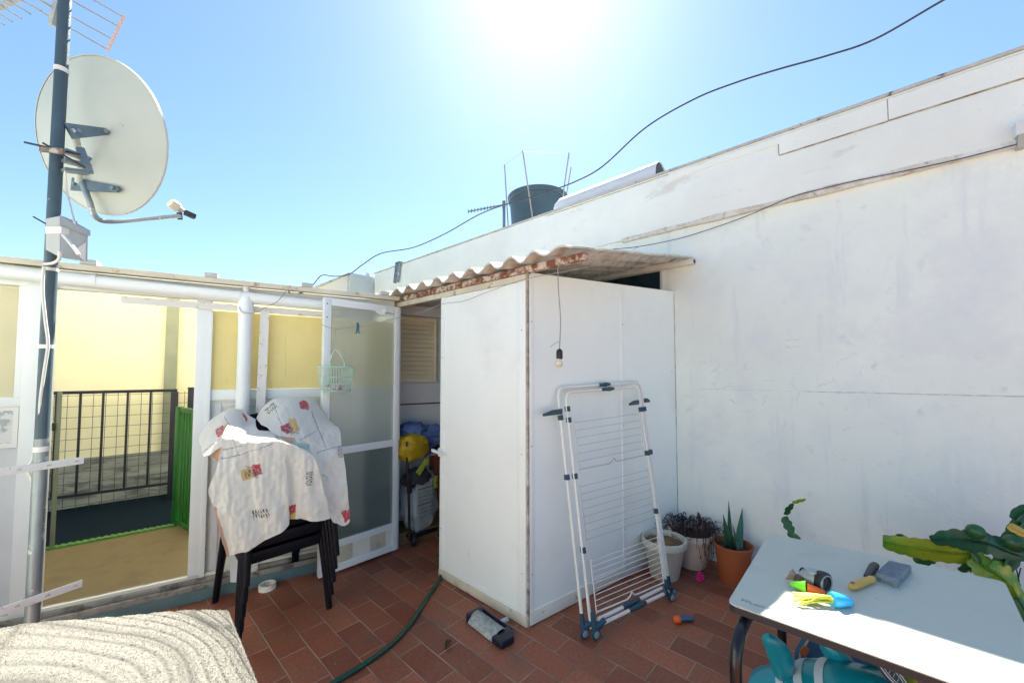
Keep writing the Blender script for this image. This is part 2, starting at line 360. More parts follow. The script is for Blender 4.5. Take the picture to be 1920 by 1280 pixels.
    mx4 = N.new('ShaderNodeMix'); mx4.data_type = 'RGBA'; L.new(joint.outputs[0], mx4.inputs['Factor']); L.new(rj.outputs[0], mx4.inputs['A']); L.new(mx3.outputs['Result'], mx4.inputs['B'])
    L.new(mx4.outputs['Result'], b.inputs['Base Color'])
    rr = N.new('ShaderNodeMapRange'); rr.inputs['To Min'].default_value = .42; rr.inputs['To Max'].default_value = .72; L.new(n1.outputs['Fac'], rr.inputs['Value']); L.new(rr.outputs[0], b.inputs['Roughness'])
    hh = mth('ADD', joint.outputs[0], mth('MULTIPLY', n2.outputs['Fac'], .25))
    bp = N.new('ShaderNodeBump'); bp.inputs['Strength'].default_value = .5; bp.inputs['Distance'].default_value = .003; L.new(hh, bp.inputs['Height']); L.new(bp.outputs[0], b.inputs['Normal'])
    return m
M['tiles'] = tilemat()

def vcolmat(name, rough=.9, bump=.3, bscale=300, sheen=0.2, trans=0.0):
    m = bpy.data.materials.new(name); m.use_nodes = True; nt = m.node_tree; N = nt.nodes; L = nt.links
    b = N['Principled BSDF']; b.inputs['Roughness'].default_value = rough; b.inputs['Sheen Weight'].default_value = sheen
    a = N.new('ShaderNodeAttribute'); a.attribute_name = 'print'; L.new(a.outputs['Color'], b.inputs['Base Color'])
    tc = N.new('ShaderNodeTexCoord'); n = N.new('ShaderNodeTexNoise'); n.inputs['Scale'].default_value = bscale; L.new(tc.outputs['Object'], n.inputs['Vector'])
    bp = N.new('ShaderNodeBump'); bp.inputs['Strength'].default_value = bump; bp.inputs['Distance'].default_value = .002; L.new(n.outputs['Fac'], bp.inputs['Height']); L.new(bp.outputs[0], b.inputs['Normal'])
    if trans:
        t = N.new('ShaderNodeBsdfTranslucent'); L.new(a.outputs['Color'], t.inputs['Color'])
        mx = N.new('ShaderNodeMixShader'); mx.inputs[0].default_value = trans; L.new(b.outputs[0], mx.inputs[1]); L.new(t.outputs[0], mx.inputs[2])
        L.new(mx.outputs[0], N['Material Output'].inputs['Surface'])
    return m

# ------------------------------------------------------------------ frames of reference
X0 = 3.392                                   # face of the long white wall
S0, SD = (1.775, 1.523), -10.0               # shed side panel line
F0, FD = (1.775, 3.02), -15.0                # porch facade line
def frame(P, deg, z=0.0): return Matrix.Translation(V((P[0], P[1], z))) @ Matrix.Rotation(R(deg), 4, 'Z')
SM, FM = frame(S0, SD), frame(F0, FD)
def fl(x, y):                                # pixel -> (s, z) on the facade
    p = FM.inverted() @ on_line(x, y, F0, FD); return p.x, p.z
def sl(x, y):
    p = SM.inverted() @ on_line(x, y, S0, SD); return p.x, p.z
def fw(s, d, z): return FM @ V((s, d, z))

# ================================================================== SETTING
g = MB(); g.bx(-60, 60, -60, 60, -3.3, -3.2); tag(g.build('ground', M['ground']), kind='structure')
g = MB(); g.bx(-4, X0+.1, -3, 3.52, -.25, 0); tag(g.build('terrace_floor', M['tiles']), kind='structure')
# porch floor behind the facade
g = MB(); g.bx(-2.6, 1.7, .03, 1.42, -.25, .1, 0, FM); tag(g.build('porch_floor', M['tan']), kind='structure')
pf = frame((.538, 4.69), -8)
g = MB(); g.bx(-2.6, 2.2, .03, 1.35, -.25, .104, 0, pf); tag(g.build('blue_floor', M['blue']), kind='structure')
g = MB(); g.bx(-2.6, 2.2, -.03, .028, .1, .112, 0, pf)
for k in range(120): g.bx(-2.6+k*.04, -2.58+k*.04, -.028, .026, .111, .118, 0, pf)
tag(g.build('green_edging', M['greenedge']), kind='structure')

# ================================================================== LONG WHITE WALL
t = thing('house_wall', 'long white plastered house wall with projecting top band along the right side', 'wall', (X0+.12, 2.5, 0))
g = MB(); g.bx(X0, X0+.25, -2.2, 6.48, -.3, 3.2); g.build('wall_face', M['plaster'], t)
g = MB(); g.bx(X0-.028, X0-.0005, -2.2, 6.47, 2.735, 3.235, .004); g.build('fascia', M['fascia'], t)
g = MB()
ys = [ -2.2+i*.05 for i in range(92) ]
for i in range(len(ys)-1):
    if ys[i] > 1.7: break
    a = .012+.016*noise.noise(V((ys[i]*3, 1, 0))); g.bx(X0-.033, X0-.002, ys[i], ys[i+1], 2.722-max(0, a)*.6, 2.742+max(0, a))
g.build('drip_edge', M['stain'], t)
g = MB(); g.bx(X0-.040, X0+.26, -2.2, 6.49, 3.236, 3.256, .004)
g.build('coping', M['coping'], t)
g = MB(); g.bx(X0-.036, X0-.0285, .449, 1.25, 3.16, 3.215); g.bx(X0-.036, X0-.0285, -.12, .449, 3.079, 3.215); g.build('patch', M['fascia'], t)
g = MB(); g.bx(X0-.036, X0-.0285, -2.2, -.125, 3.081, 3.215); g.build('patch', M['fascia'], t)
g = MB()
for y0, y1, z in ((-2.2, -.122, 3.079), (-.122, .449, 3.077), ):
    g.bx(X0-.034, X0-.0287, y0, y1, z-.006, z+.001)
g.bx(X0-.034, X0-.0287, .449, .455, 3.08, 3.215); g.bx(X0-.034, X0-.0287, -.126, -.12, 3.085, 3.215); g.bx(X0-.034, X0-.0287, -2.2, 2.6, 3.214, 3.2175)
g.build('joint', M['sealant'], t)
# the horizontal crack and its hairlines
g = MB()
pts = []
for i in range(70):
    y = -.9+i*.028; pts.append(V((X0-.001, y, 1.361+.004*noise.noise(V((y*9, 0, 3)))-.006*(y-0))))
g.tube(pts, [.0022+.0022*abs(noise.noise(V((i*.4, 7, 0)))) + (.0015 if i < 45 else -.0008) for i in range(70)], 5)
for q in range(34):
    y = rnd.uniform(.0, 1.0); z = 1.38+abs(rnd.gauss(0, .16))*(1 if rnd.random() < .8 else -.7); a = rnd.uniform(0, 6.3); pp = []
    for j in range(rnd.randint(4, 8)):
        pp.append(V((X0-.0006, y, z))); a += rnd.uniform(-.9, .9); y += .016*math.cos(a); z += .012*math.sin(a)
    g.tube(pp, [.0006+.0018*rnd.random() for _ in pp], 4)
g.build('crack', M['crack'], t)
g = MB(); g.bx(X0+.02, X0+8, -2.2, 6.48, 3.0, 3.12); g.build('roof_slab', M['concrete'], t)
wa, wb_ = at_x(1238, 513, X0), at_x(1238, 556, X0)
g = MB(); g.bx(X0-.006, X0-.0005, wa.y, wa.y+1.0, wb_.z, wa.z+.02); wn_ = g.build('window', M['nightglass'], t)
g = MB(); g.bx(X0-.012, X0-.0005, wa.y-.022, wa.y-.0005, wb_.z, wa.z+.04, .002); g.bx(X0-.012, X0-.0005, wa.y-.022, wa.y+1.0, wa.z+.021, wa.z+.04, .002); g.build('frame', M['greypanel'], wn_)
# box at far right
t = thing('wall_box', 'small white plastic box fixed to the white wall above the cable at the far right', 'junction box', (X0-.06, -.66, 2.74))
g = MB(); g.bx(X0-.09, X0-.002, -.80, -.60, 2.755, 2.83, .006); g.build('cover', M['whiteplastic'], t)
g = MB(); g.poly([(X0-.09, -.80, 2.755), (X0-.002, -.80, 2.755), (X0-.002, -.80, 2.70), (X0-.05, -.80, 2.70)], (0, .19, 0)); g.build('body', M['greyplastic'], t)

# bracket on top of the wall, far end
t = thing('wall_bracket', 'grey metal bracket strapped over the far end of the white wall', 'bracket', (X0-.05, 5.72, 2.9))
p = at_x(745, 490, X0-.05); g = MB(); g.bx(X0-.08, X0+.2, p.y-.10, p.y+.02, 3.26, 3.285, .004); g.build('top_plate', M['bracket'], t)
g = MB(); g.bar((X0-.06, p.y, 3.26), (X0-.06, p.y+.06, 2.95), .05, .012); g.bar((X0-.06, p.y-.09, 3.26), (X0-.06, p.y-.03, 2.95), .012, .05); g.build('strap', M['polegalv'], t)

# ================================================================== HOUSE BEYOND
t = thing('neighbour_house', 'pale neighbouring house with sloping roofline beyond the far end of the white wall', 'house', (2.6, 7.2, -3.2))
Y1 = 6.5
a = at_y(655, 512, Y1); b = at_y(708, 511, Y1)
g = MB(); g.bx(a.x, X0+.24, Y1, Y1+2.5, -3.2, a.z+.01); g.build('block', M['houseshade'], t)
c = at_y(575, 553, Y1+.05); d = at_y(654, 516, Y1+.05)
g = MB(); g.poly([(c.x-.25, Y1+.05, -3.2), (a.x-.004, Y1+.05, -3.2), (a.x-.004, Y1+.05, d.z), (c.x-.25, Y1+.05, c.z-.12)], (0, 2.4, 0)); g.build('gable_wall', M['housewhite'], t)
g = MB(); g.bar((c.x-.25, Y1+.02, c.z-.10), (a.x-.006, Y1+.02, d.z+.02), .08, .035); g.build('roof_edge', M['coping'], t)
p = at_y(712, 513, Y1-.1); g = MB(); g.lathe([(.05, 0), (.05, .06), (.03, .09), (0, .1)], (at_y(690, 511, Y1+.1).x, Y1+.1, a.z), n=14); g.build('cap', M['houseshade'], t)

# ================================================================== WATER TANK etc. on the roof behind the wall
tc_ = at_d(1008, 400, 6.0); rt = 54*6.0/CF; zt = at_d(1008, 371, 6.0).z
t = thing('water_tank', 'grey green open water tank standing on the roof behind the white wall', 'tank', (tc_.x, tc_.y, 3.12))
g = MB(); g.lathe([(0, 3.12), (rt*.80, 3.12), (rt*.97, zt-.06), (rt*.95, zt-.05), (0, 3.3)], (tc_.x, tc_.y, 0), n=48); g.build('body', M['tank'], t)
g = MB(); g.lathe([(rt*.98, zt-.075), (rt*1.02, zt-.07), (rt*1.04, zt-.005), (rt*1.0, zt), (rt*.95, zt-.01), (rt*.95, zt-.06), (rt*.98, zt-.075)], (tc_.x, tc_.y, 0), n=48); g.build('rim', M['tank'], t)
t = thing('rod_frame', 'four thin upright rods joined by wire round the water tank', 'rod frame', (tc_.x, tc_.y, 3.12))
tops = []
for (tx, ty, bx_, by_, D) in ((946, 309, 951, 395, 6.1), (980, 283, 999, 412, 5.45), (1067, 287, 1055, 372, 5.7), (1071, 314, 1061, 372, 6.6)):
    a = at_d(tx, ty, D); b = at_d(bx_, by_, D); d = (b-a).normalized(); b = a + d*((3.12-a.z)/d.z)
    g = MB(); g.cyl(a, b, .010, n=8); g.build('rod', M['greycable'], t); tops.append(a)
g = MB()
for i, j in ((0, 1), (1, 2), (2, 3)): g.cyl(tops[i]+V((0, 0, -.01)), tops[j]+V((0, 0, -.01)), .002, n=5)
g.build('wire', M['greycable'], t)
D = 5.6; a = at_d(945, 377, D); b = V((a.x, a.y, 3.12))
t = thing('roof_antenna', 'small slim television antenna on a short mast left of the water tank', 'antenna', b)
g = MB(); g.cyl(a, b, .022, n=10); g.build('mast', M['bracket'], t)
e = at_d(878, 397, D); s0 = at_d(952, 383, D)
g = MB(); g.bar(s0, e, .018, .018); g.build('boom', M['bracket'], t)
dd = (e-s0)
for k in range(9):
    g = MB(); c = s0+dd*(.35+.65*k/8); g.bar(c+V((.0, .0, .028)), c-V((.0, .0, .028)), .008, .010, up=V((1, 0, 0))); g.build('element', M['bracket'], t)
g = MB(); c = s0+dd*.12; g.bar(c+V((0, 0, -.06)), c+V((0, 0, .06)), .012, .02, up=V((1, 0, 0)))
g.build('dipole', M['bracket'], t)
# half round cover on top of the wall
XB = 3.535; a = at_x(1240, 320, XB); b = at_x(1046, 392, XB); r = .135; hB = at_x(1243, 304, XB).z-3.262
t = thing('barrel_cover', 'long white half round cover with dark open end lying along the wall top', 'roof cover', (XB, (a.y+b.y)/2, 3.256))
g = MB()
def half(y, rr, z0): return [V((XB+rr*math.cos(pi-pi*k/18), y, z0+hB*(rr/r)*math.sin(pi*k/18)**.8)) for k in range(19)]
secs = [(a.y, r), (a.y+.02, r*1.03), ((a.y+b.y)/2, r), (b.y-.08, r*.98), (b.y-.02, r*.8), (b.y, r*.5)]
rows = [[g.bm.verts.new(p) for p in half(y, rr, 3.262)] for y, rr in secs]
for A, B in zip(rows, rows[1:]):
    for k in range(18): g.bm.faces.new((A[k], A[k+1], B[k+1], B[k]))
g.bm.faces.new(rows[-1])
g.bx(XB-r*1.15, XB+r*1.15, a.y+.01, b.y, 3.2562, 3.2645)
g.build('cover', M['barrel'], t)
g = MB(); vs = [g.bm.verts.new(p) for p in half(a.y+.012, r*.97, 3.2648)]; g.bm.faces.new(vs); g.build('end_opening', M['darkend'], t)

# ================================================================== SHED
t = thing('garden_shed', 'white panelled lean-to shed with corrugated roof against the white wall', 'shed', (2.5, 2.2, 0))
shed = t
xs = 1.775
def zroof(x, y): return 2.150+(x-1.66)*.180+.0245*min(1, max(.45, (y-1.0)/.42))*math.cos(2*pi*(y-1.374)/.1812)
# front panel
g = MB(); g.bx(xs, xs+.029, 1.5988, 2.3295, .0855, 2.05)
fp = g.build('front_panel', M['shedwhite'], t)
g = MB(); g.bx(xs-.006, xs+.034, 1.5315, 1.598, .062, 2.052, .002); g.bx(xs-.006, xs+.034, 2.33, 2.372, .0, 2.052, .002); g.bx(xs-.004, xs+.030, 1.5985, 2.3295, .062, .085)
g.build('trim', M['shedwhite'], fp)
p = at_x(828, 848, xs-.02); g = MB(); g.bx(xs-.03, xs-.004, 2.335, 2.365, p.z-.03, p.z+.03, .004); g.bar((xs-.035, 2.35, p.z), (xs-.035, 2.43, p.z+.006), .016, .022, bev=.004); g.bar((xs-.035, 2.33, p.z), (xs-.035, 2.27, p.z-.004), .012, .014, bev=.003); g.build('handle', M['whiteplastic'], fp)
# side panel
sw = 1.64
def tops_(s): return 2.088+s*.052
SCREWS = True
g = MB()
for a, b in ((.016, .905), (.925, sw)):
    g.poly([SM@V((a, 0, .085)), SM@V((b, 0, .085)), SM@V((b, 0, tops_(b))), SM@V((a, 0, tops_(a)))], SM.to_3x3()@V((0, .025, 0)))
sp = g.build('side_panel', M['shedwhite'], t)
g = MB(); g.bx(.90, .93, -.006, .03, .08, tops_(.91), .002, SM); g.bx(.017, .045, -.005, .024, .085, tops_(.03), .002, SM)
g.bar(SM@V((.03, .012, tops_(.03)+.006)), SM@V((sw, .012, tops_(sw)+.006)), .034, .014)
g.build('trim', M['shedwhite'], sp)
g = MB(); g.bx(.017, sw, -.008, .026, .008, .085, .003, SM); g.build('skirting', M['dirtwhite'], t)
g = MB(); g.bx(sw+.0005, sw+.012, -.004, .02, .008, tops_(sw), .001, SM); g.build('edge_seal', M['sealant'], t)
g = MB(); g.bx(xs-.010, xs+.03, 1.523, 2.372, .004, .06, .003); g.build('skirting', M['cream'], t)
g = MB(); n = 60
for i in range(n):
    z = i*.035; g.bx(xs+.004-.001*rnd.random(), xs+.016, 1.519-.001*rnd.random(), 1.531, z, z+.0349)
g.build('corner_post', M['sealant'], t)
for (s_, z_) in ((.03, .3), (.03, 1.05), (.03, 1.8), (.915, .35), (.915, 1.1), (.915, 1.85), (1.58, .6), (1.58, 1.5)):
    g = MB(); q = SM@V((s_, -.0062, z_)); e_ = SM.to_3x3()@V((0, -1, 0)); g.cyl(q, q+e_*.002, .0042, n=10); g.build('screw', M['sealant'], sp)
for (y_, z_) in ((1.56, .3), (1.56, 1.0), (1.56, 1.75), (2.35, .35), (2.35, 1.6)):
    g = MB(); g.cyl((xs-.006, y_, z_), (xs-.008, y_, z_), .0042, n=10); g.build('screw', M['sealant'], fp)
# header, left jamb
g = MB(); g.bx(xs-.004, xs+.03, 1.53, 3.03, 2.053, 2.093, .002); g.build('header', M['cream'], t)
g = MB(); g.bx(xs-.012, xs+.035, 2.995, 3.045, 0, 2.052, .003); g.bx(xs-.02, xs+.02, 2.990, 2.996, 0, 2.05); g.build('door_jamb', M['alu'], t)
# interior walls
BM = frame((1.79, 3.34), -15)
g = MB(); g.poly([BM@V(q) for q in ((0, 0, 0), (1.655, 0, 0), (1.655, 0, 2.44), (0, 0, 2.165))], BM.to_3x3()@V((0, .05, 0))); g.build('back_wall', M['innerwhite'], t)
g = MB(); g.bx(xs, xs+.03, 3.046, 3.345, 0, 2.155); g.build('end_wall', M['innerwhite'], t)
# louvred shutter on the back wall
def bl(x, y):
    p = BM.inverted() @ on_line(x, y, (1.79, 3.34), -15); return p.x, p.z
l0 = bl(748, 600); l1 = bl(811, 710)
g = MB(); s0, s1 = l0[0]-.12, l1[0]; z0, z1 = l1[1], l0[1]+.0
g.bx(s1, s1+.03, -.03, 0, z0-.03, z1+.03, .002, BM); g.bx(s0, s1, -.03, 0, z1, z1+.03, .002, BM); g.bx(s0, s1, -.03, 0, z0-.03, z0, .002, BM)
for k in range(13):
    z = z0+(z1-z0)*(k+.5)/13; g.bar(BM@V((s0, -.018, z)), BM@V((s1, -.018, z)), .005, (z1-z0)/13*1.15, up=(BM.to_3x3()@V((0, .75, 1))).normalized())
g.build('louvre_shutter', M['louver'], t)
g = MB(); q = bl(828, 760); g.bx(0, .9, -.02, -.001, q[1]-.30, l1[1]-.04, .002, BM); g.build('board', M['innerwhite'], t)
g = MB(); q = bl(790, 756); g.bx(0, .9, -.024, -.0205, q[1]-.006, q[1]+.006, 0, BM); g.build('dark_strip', M['darkend'], t)
g = MB(); q = bl(790, 600); g.bx(0, .9, -.10, -.001, q[1]+.03, q[1]+.12, .003, BM); g.build('lintel', M['greypanel'], t)
# beams
g = MB(); g.bx(xs-.012, xs+.026, 1.112, 3.10, 2.097, 2.137, .002); g.build('beam', M['rustbeam'], t)
g = MB(); g.bx(X0-.06, X0-.004, 1.055, 2.7, 2.388, 2.432, .002); wb = g.build('beam', M['dirtwhite'], t)
g = MB(); g.bx(X0-.050, X0-.014, 1.051, 1.0555, 2.396, 2.424); g.build('open_end', M['darkend'], wb)
# roof
g = MB(); NX, NY = 14, 190; ya, yb = 1.115, 3.36
def rf(u, v, up):
    y = ya-.05*u+(yb-ya+.05*u)*v; x = 1.655+(X0-.012-1.655)*u
    if u == 0: x += .012*noise.noise(V((y*14, 0, 0)))+.008*noise.noise(V((y*50, 2, 0)))
    if v < .02: y += .03*noise.noise(V((x*9, 3, 0)))+.02*noise.noise(V((x*25, 5, 0)))
    lift = .0*math.exp(-((y-1.16)/.05)**2)*(1-u)
    return V((x, y, zroof(x, y)+lift+(.0055 if up else -.0055)))
ga = g.grid(lambda u, v: rf(u, v, 1), NX, NY); gb = g.grid(lambda u, v: rf(u, v, 0), NX, NY)
for j in range(NY):
    g.bm.faces.new((ga[0][j], ga[0][j+1], gb[0][j+1], gb[0][j])); g.bm.faces.new((ga[NX][j], ga[NX][j+1], gb[NX][j+1], gb[NX][j]))
for i in range(NX):
    g.bm.faces.new((ga[i][0], ga[i+1][0], gb[i+1][0], gb[i][0])); g.bm.faces.new((ga[i][NY], ga[i+1][NY], gb[i+1][NY], gb[i][NY]))
g.build('corrugated_roof', M['roofsheet'], t, smooth=60)
# glass door, open at a right angle
dy0, dy1 = 2.945, 2.982; dx0, dx1 = 1.142, 1.768; dzt = 2.045
g = MB()
g.bx(dx0, dx0+.052, dy0, dy1, .02, dzt, .003); g.bx(dx1-.045, dx1, dy0, dy1, .02, dzt, .003); g.bx(dx0+.052, dx1-.045, dy0+.001, dy1-.001, dzt-.055, dzt, .003)
g.bx(dx0+.052, dx1-.045, dy0+.002, dy1-.002, .875, .930, .003); g.bx(dx0+.052, dx1-.045, dy0+.002, dy1-.002, .195, .245, .003); g.bx(dx0+.052, dx1-.045, dy0+.002, dy1-.002, .02, .075, .003)
dr = g.build('glass_door', M['alu'], t)
g = MB(); g.bx(dx0+.052, dx1-.045, 2.961, 2.965, .930, dzt-.055); g.build('upper_pane', M['frost'], dr)
g = MB(); g.bx(dx0+.052, dx1-.045, 2.961, 2.965, .245, .875); g.build('lower_pane', M['frostdark'], dr)
g = MB(); g.bx(dx0+.052, dx1-.045, 2.957, 2.969, .075, .195); g.build('kick_panel', M['dirtwhite'], dr)
for a in (.12, .64):
    g = MB(); x = dx0+.052+.53*a
    g.bx(x, x+.13, 2.949, 2.958, .078, .192)
    for k in range(22): g.bx(x+.003, x+.127, 2.9465, 2.949, .080+k*.005, .0825+k*.005)
    g.build('vent', M['cream'], dr)
for z in (.12, .3, 1.0, 1.9, 2.0): g = MB(); g.cyl((dx0+.02, dy0, z), (dx0+.02, dy0-.002, z), .005, n=10); g.build('screw', M['darkend'], dr)

# things inside the shed
p = at_z(775, 1022); base = V((p.x, p.y+.0, 0)); TX, TY = base.x, base.y
t = thing('hand_trolley', 'black folding shopping trolley frame inside the shed doorway', 'trolley', (TX, TY, 0))
g = MB(); g.tube([at_y(762, 828, TY-.02), at_y(766, 920, TY-.02), V((at_y(768, 1000, TY-.02).x, TY-.02, .06))], .011, 10); g.build('pole', M['black'], t)
g = MB(); q = at_y(768, 920, TY-.03); g.bx(q.x-.018, q.x+.018, TY-.045, TY-.01, q.z-.02, q.z+.05, .005); g.build('clamp', M['black'], t)
for dx in (-.02, .25):
    g = MB(); g.cyl((TX+dx, TY, .05), (TX+dx+.03, TY-.012, .05), .05, n=24); g.build('wheel', M['black'], t)
g = MB(); g.bx(TX-.03, TX+.26, TY-.01, TY+.22, .058, .085, .004); g.build('foot_plate', M['black'], t)
def blob(c, rad, amp, sc_, seed, nu=36, nv=22, M_=None, sq=1.0):
    b = bmesh.new(); bmesh.ops.create_uvsphere(b, u_segments=nu, v_segments=nv, radius=1.0)
    for v in b.verts:
        q = v.co.copy()
        if sq != 1.0: q = V([math.copysign(abs(k)**sq, k) for k in q])
        n = 1+amp*noise.noise(q*sc_+V((seed, 0, 0)))+amp*.5*noise.noise(q*sc_*2.3+V((0, seed, 0)))
        v.co = V((q.x*rad[0]*n, q.y*rad[1]*n, q.z*rad[2]*n))
        if M_ is not None: v.co = M_ @ v.co
        v.co += V(c)
    return b
SC = V((TX+.12, TY+.10, .345))
g = MB(); g.merge(blob(SC, (.155, .11, .265), .17, 2.6, 3, 48, 34, sq=.70)); 
t = thing('printed_sack', 'pale plastic sack with dark printed lines standing on the trolley in the shed', 'sack', (SC.x, SC.y, .085))
g.build('bag', M['sack'], t)
def sack_y(x, z):
    u = min(.98, abs(x-SC.x)/.155); w = min(.98, abs(z-SC.z)/.265)
    return SC.y-.115*(max(0, 1-u**3.2)**.35)*(max(0, 1-w**3.2)**.35)-.006
g = MB()
for k in range(9):
    z = .50-k*.034; x = SC.x-.09
    while x < SC.x+.085:
        L_ = rnd.uniform(.012, .05); 
        if k in (1, 5): L_ = .17
        yy = sack_y(x, z); g.bar((x, yy, z), (min(x+L_, SC.x+.09), sack_y(min(x+L_, SC.x+.09), z+.004), z+.004), .002, .012 if k in (1, 5) else .006); x += L_+.012
g.build('print', M['sackprint'], t)
g = MB(); g.bx(SC.x+.095, SC.x+.125, SC.y-.105, SC.y-.09, .44, .55, .002, ); g.build('side_label', M['labelgreen'], t)
q = at_y(785, 862, TY+.03)
t = tag(lone(MB(), 'x', M['sack'], 'x', 'x'), None) if False else None
g = MB(); g.merge(blob((at_y(782, 905, TY+.05).x, TY+.06, at_y(782, 895, TY+.05).z), (.13, .09, .085), .25, 2.4, 9)); lone(g, 'crumpled_bag', M['shelfdark'], 'dark crumpled bag between the yellow bag and the printed sack', 'bag')
g = MB(); c = at_y(790, 872, TY-.02); g.bar(c+V((-.05, -.02, -.06)), c+V((.05, -.02, .05)), .006, .05); lone(g, 'seed_packet', M['labelgreen'], 'green and yellow label packet tucked below the yellow bag', 'packet')
g = MB(); c = at_y(772, 838, TY+.04); g.merge(blob(c, (.150, .09, .110), .22, 1.5, 15, 60, 40, sq=.75)); lone(g, 'yellow_bag', M['yellowbag'], 'crumpled yellow plastic bag behind the trolley pole in the shed', 'bag')
# shelf with cloth
sy = TY+.16
zs = at_y(800, 850, sy).z
t = thing('shelf_unit', 'dark shelf inside the shed holding blue cloth', 'shelf', (2.4, 3.0, 0))
g = MB(); g.bx(1.82, 2.75, sy, sy+.2, zs-.03, zs, .003); g.build('shelf_board', M['greypanel'], t)
g = MB(); g.bx(2.27, 2.34, sy+.02, sy+.12, 0, zs-.03, .003); g.build('leg', M['brick'], t)
g = MB(); g.bx(1.82, 1.86, sy+.08, sy+.12, 0, zs-.03, .003); g.build('leg', M['shelfdark'], t)
g = MB(); g.merge(blob((2.40, sy+.08, zs+.11), (.26, .09, .11), .35, 3, 21)); lone(g, 'dark_clothes', M['shelfdark'], 'heap of dark clothes behind the blue cloth on the shed shelf', 'clothes')
g = MB(); g.merge(blob((at_y(775, 800, sy-.02).x, sy-.01, at_y(775, 806, sy-.02).z), (.12, .10, .075), .30, 2.2, 31))
g.merge(blob((at_y(806, 815, sy-.02).x, sy-.03, at_y(806, 818, sy-.02).z), (.20, .11, .095), .38, 2.6, 33)); g.merge(blob((at_y(790, 835, sy-.02).x, sy-.06, at_y(790, 838, sy-.02).z), (.10, .06, .07), .4, 2.6, 35)); lone(g, 'blue_cloth', M['bluecloth'], 'folded blue cloth hanging over the shed shelf', 'cloth')

# ================================================================== PORCH FACADE
t = thing('porch_enclosure', 'white aluminium and sheet porch enclosure with gutter and sliding door opening at the left', 'porch', tuple(fw(-1.3, .1, 0)), R(FD))
def fb(name, m, boxes, par=t, bev=.003):
    g = MB()
    for b in boxes: g.bx(*b, bev, FM)
    return g.build(name, m, par)
sL0, sR0 = -2.005, -1.351
fb('kerb', M['teal'], [(-2.9, -.42, -.09, .02, 0.001, .072)])
fb('door_track', M['track'], [(-2.9, -.42, -.075, -.005, .0722, .098), (-2.9, -.42, -.088, -.08, .0722, .108)])
fb('sill_base', M['track'], [(-2.9, -.02, -.045, .06, .0985, .128)])
fb('sill', M['dirtwhite'], [(-2.9, -.02, -.030, -.012, .1285, .150)])
fb('post', M['alu'], [(-2.118, -2.03, -.03, .04, .13, 2.0)])
fb('post', M['alu'], [(-2.028, sL0, -.045, .02, .13, 2.0), ])
fb('post', M['alu'], [(sR0, -1.27, -.03, .04, .13, 2.0), (-1.29, -1.262, -.04, -.031, .13, 1.9)])
for z in (.42, 1.05, 1.58):
    hz = MB(); hz.bx(-2.026, -2.008, -.049, -.0455, z-.01, z+.06, .001, FM); hp_ = hz.build('hinge', M['greyplastic'], t)
    hz = MB(); hz.bx(-2.022, -2.012, -.0505, -.0492, z, z+.02, 0, FM); hz.bx(-2.022, -2.012, -.0505, -.0492, z+.03, z+.05, 0, FM); hz.build('slot', M['darkend'], hp_)
yp = fb('yellow_pane', M['ypanel'], [(-1.268, -.03, 0, .008, 1.372, 1.92)], bev=0)
fb('rail', M['alu'], [(-1.268, -.03, -.02, .03, 1.30, 1.370)])
fb('lower_panel', M['dirtwhite'], [(-1.268, -.03, -.002, .02, .1286, 1.299)], bev=0)
fb('batten', M['greypanel'], [(-1.24, -1.20, -.014, -.0025, .16, 1.28), (-.64, -.60, -.014, -.0025, .16, 1.28), (-1.199, -.641, -.014, -.0025, 1.25, 1.28)])
fb('pale_pane', M['palepanel'], [(-2.9, -2.15, 0, .008, 1.355, 1.97)], bev=0)
fb('rail', M['alu'], [(-2.9, -2.12, -.02, .03, 1.30, 1.354), (-2.15, -2.1185, -.012, .02, 1.354, 1.99)])
fb('lower_panel', M['greypanel'], [(-2.9, -2.12, -.002, .02, .1286, 1.299)], bev=0)
q0 = fl(0, 770); q1 = fl(24, 830)
fb('notice_pane', mat('mottled_glass', (.34, .37, .38), .3, layers=[((.62, .64, .64), 14, .5, .03)]), [(-2.5, q1[0], -.008, -.0022, q1[1], q0[1])], bev=0)
fb('notice_frame', M['whiteplastic'], [(-2.5, q1[0]+.02, -.012, -.0085, q1[1]-.025, q1[1]), (-2.5, q1[0]+.02, -.012, -.0085, q0[1], q0[1]+.025), (q1[0], q1[0]+.02, -.0125, -.009, q1[1], q0[1])], bev=0)
fb('top_rail', M['alu'], [(-2.9, -.02, -.02, .05, 1.99, 2.10)])
g = MB(); g.tube([fw(-2.9, -.075, 2.075), fw(-2.2, -.075, 2.055), fw(-1.7, -.075, 2.036), fw(-.6, -.075, 2.008), fw(-.12, -.075, 1.997)], .042, 18); gp = g.build('gutter_pipe', M['pvc'], t)
for s in (-1.83, -1.12, -.45): 
    z = 2.055-(s+2.2)*.0295; g = MB(); g.tube([fw(s-.012, -.075, z), fw(s+.012, -.075, z)], .046, 18); g.build('pipe_clip', M['pvc'], gp)
g = MB(); g.tube([fw(-1.077, -.075, 2.0), fw(-1.077, -.075, .08)], .042, 18); g.tube([fw(-1.077, -.075, 2.02), fw(-1.077, -.075, 1.90)], .048, 18); g.tube([fw(-1.077, -.075, 2.05), fw(-1.077, -.075, 2.10)], .02, 12); g.build('down_pipe', M['pvc'], t)
g = MB(); g.bar(fw(-1.722, -.037, 1.947), fw(-.20, -.037, 1.940), .008, .045); g.build('flat_bar', M['rustwhite'], t)
g = MB(); a = fl(497, 588); b = fl(486, 775); g.bar(fw(a[0], -.06, 1.94), fw(b[0]-.01, -.06, .10), .012, .055, up=FM.to_3x3()@V((1, 0, 0))); g.build('steel_post', M['rustwhite'], t)
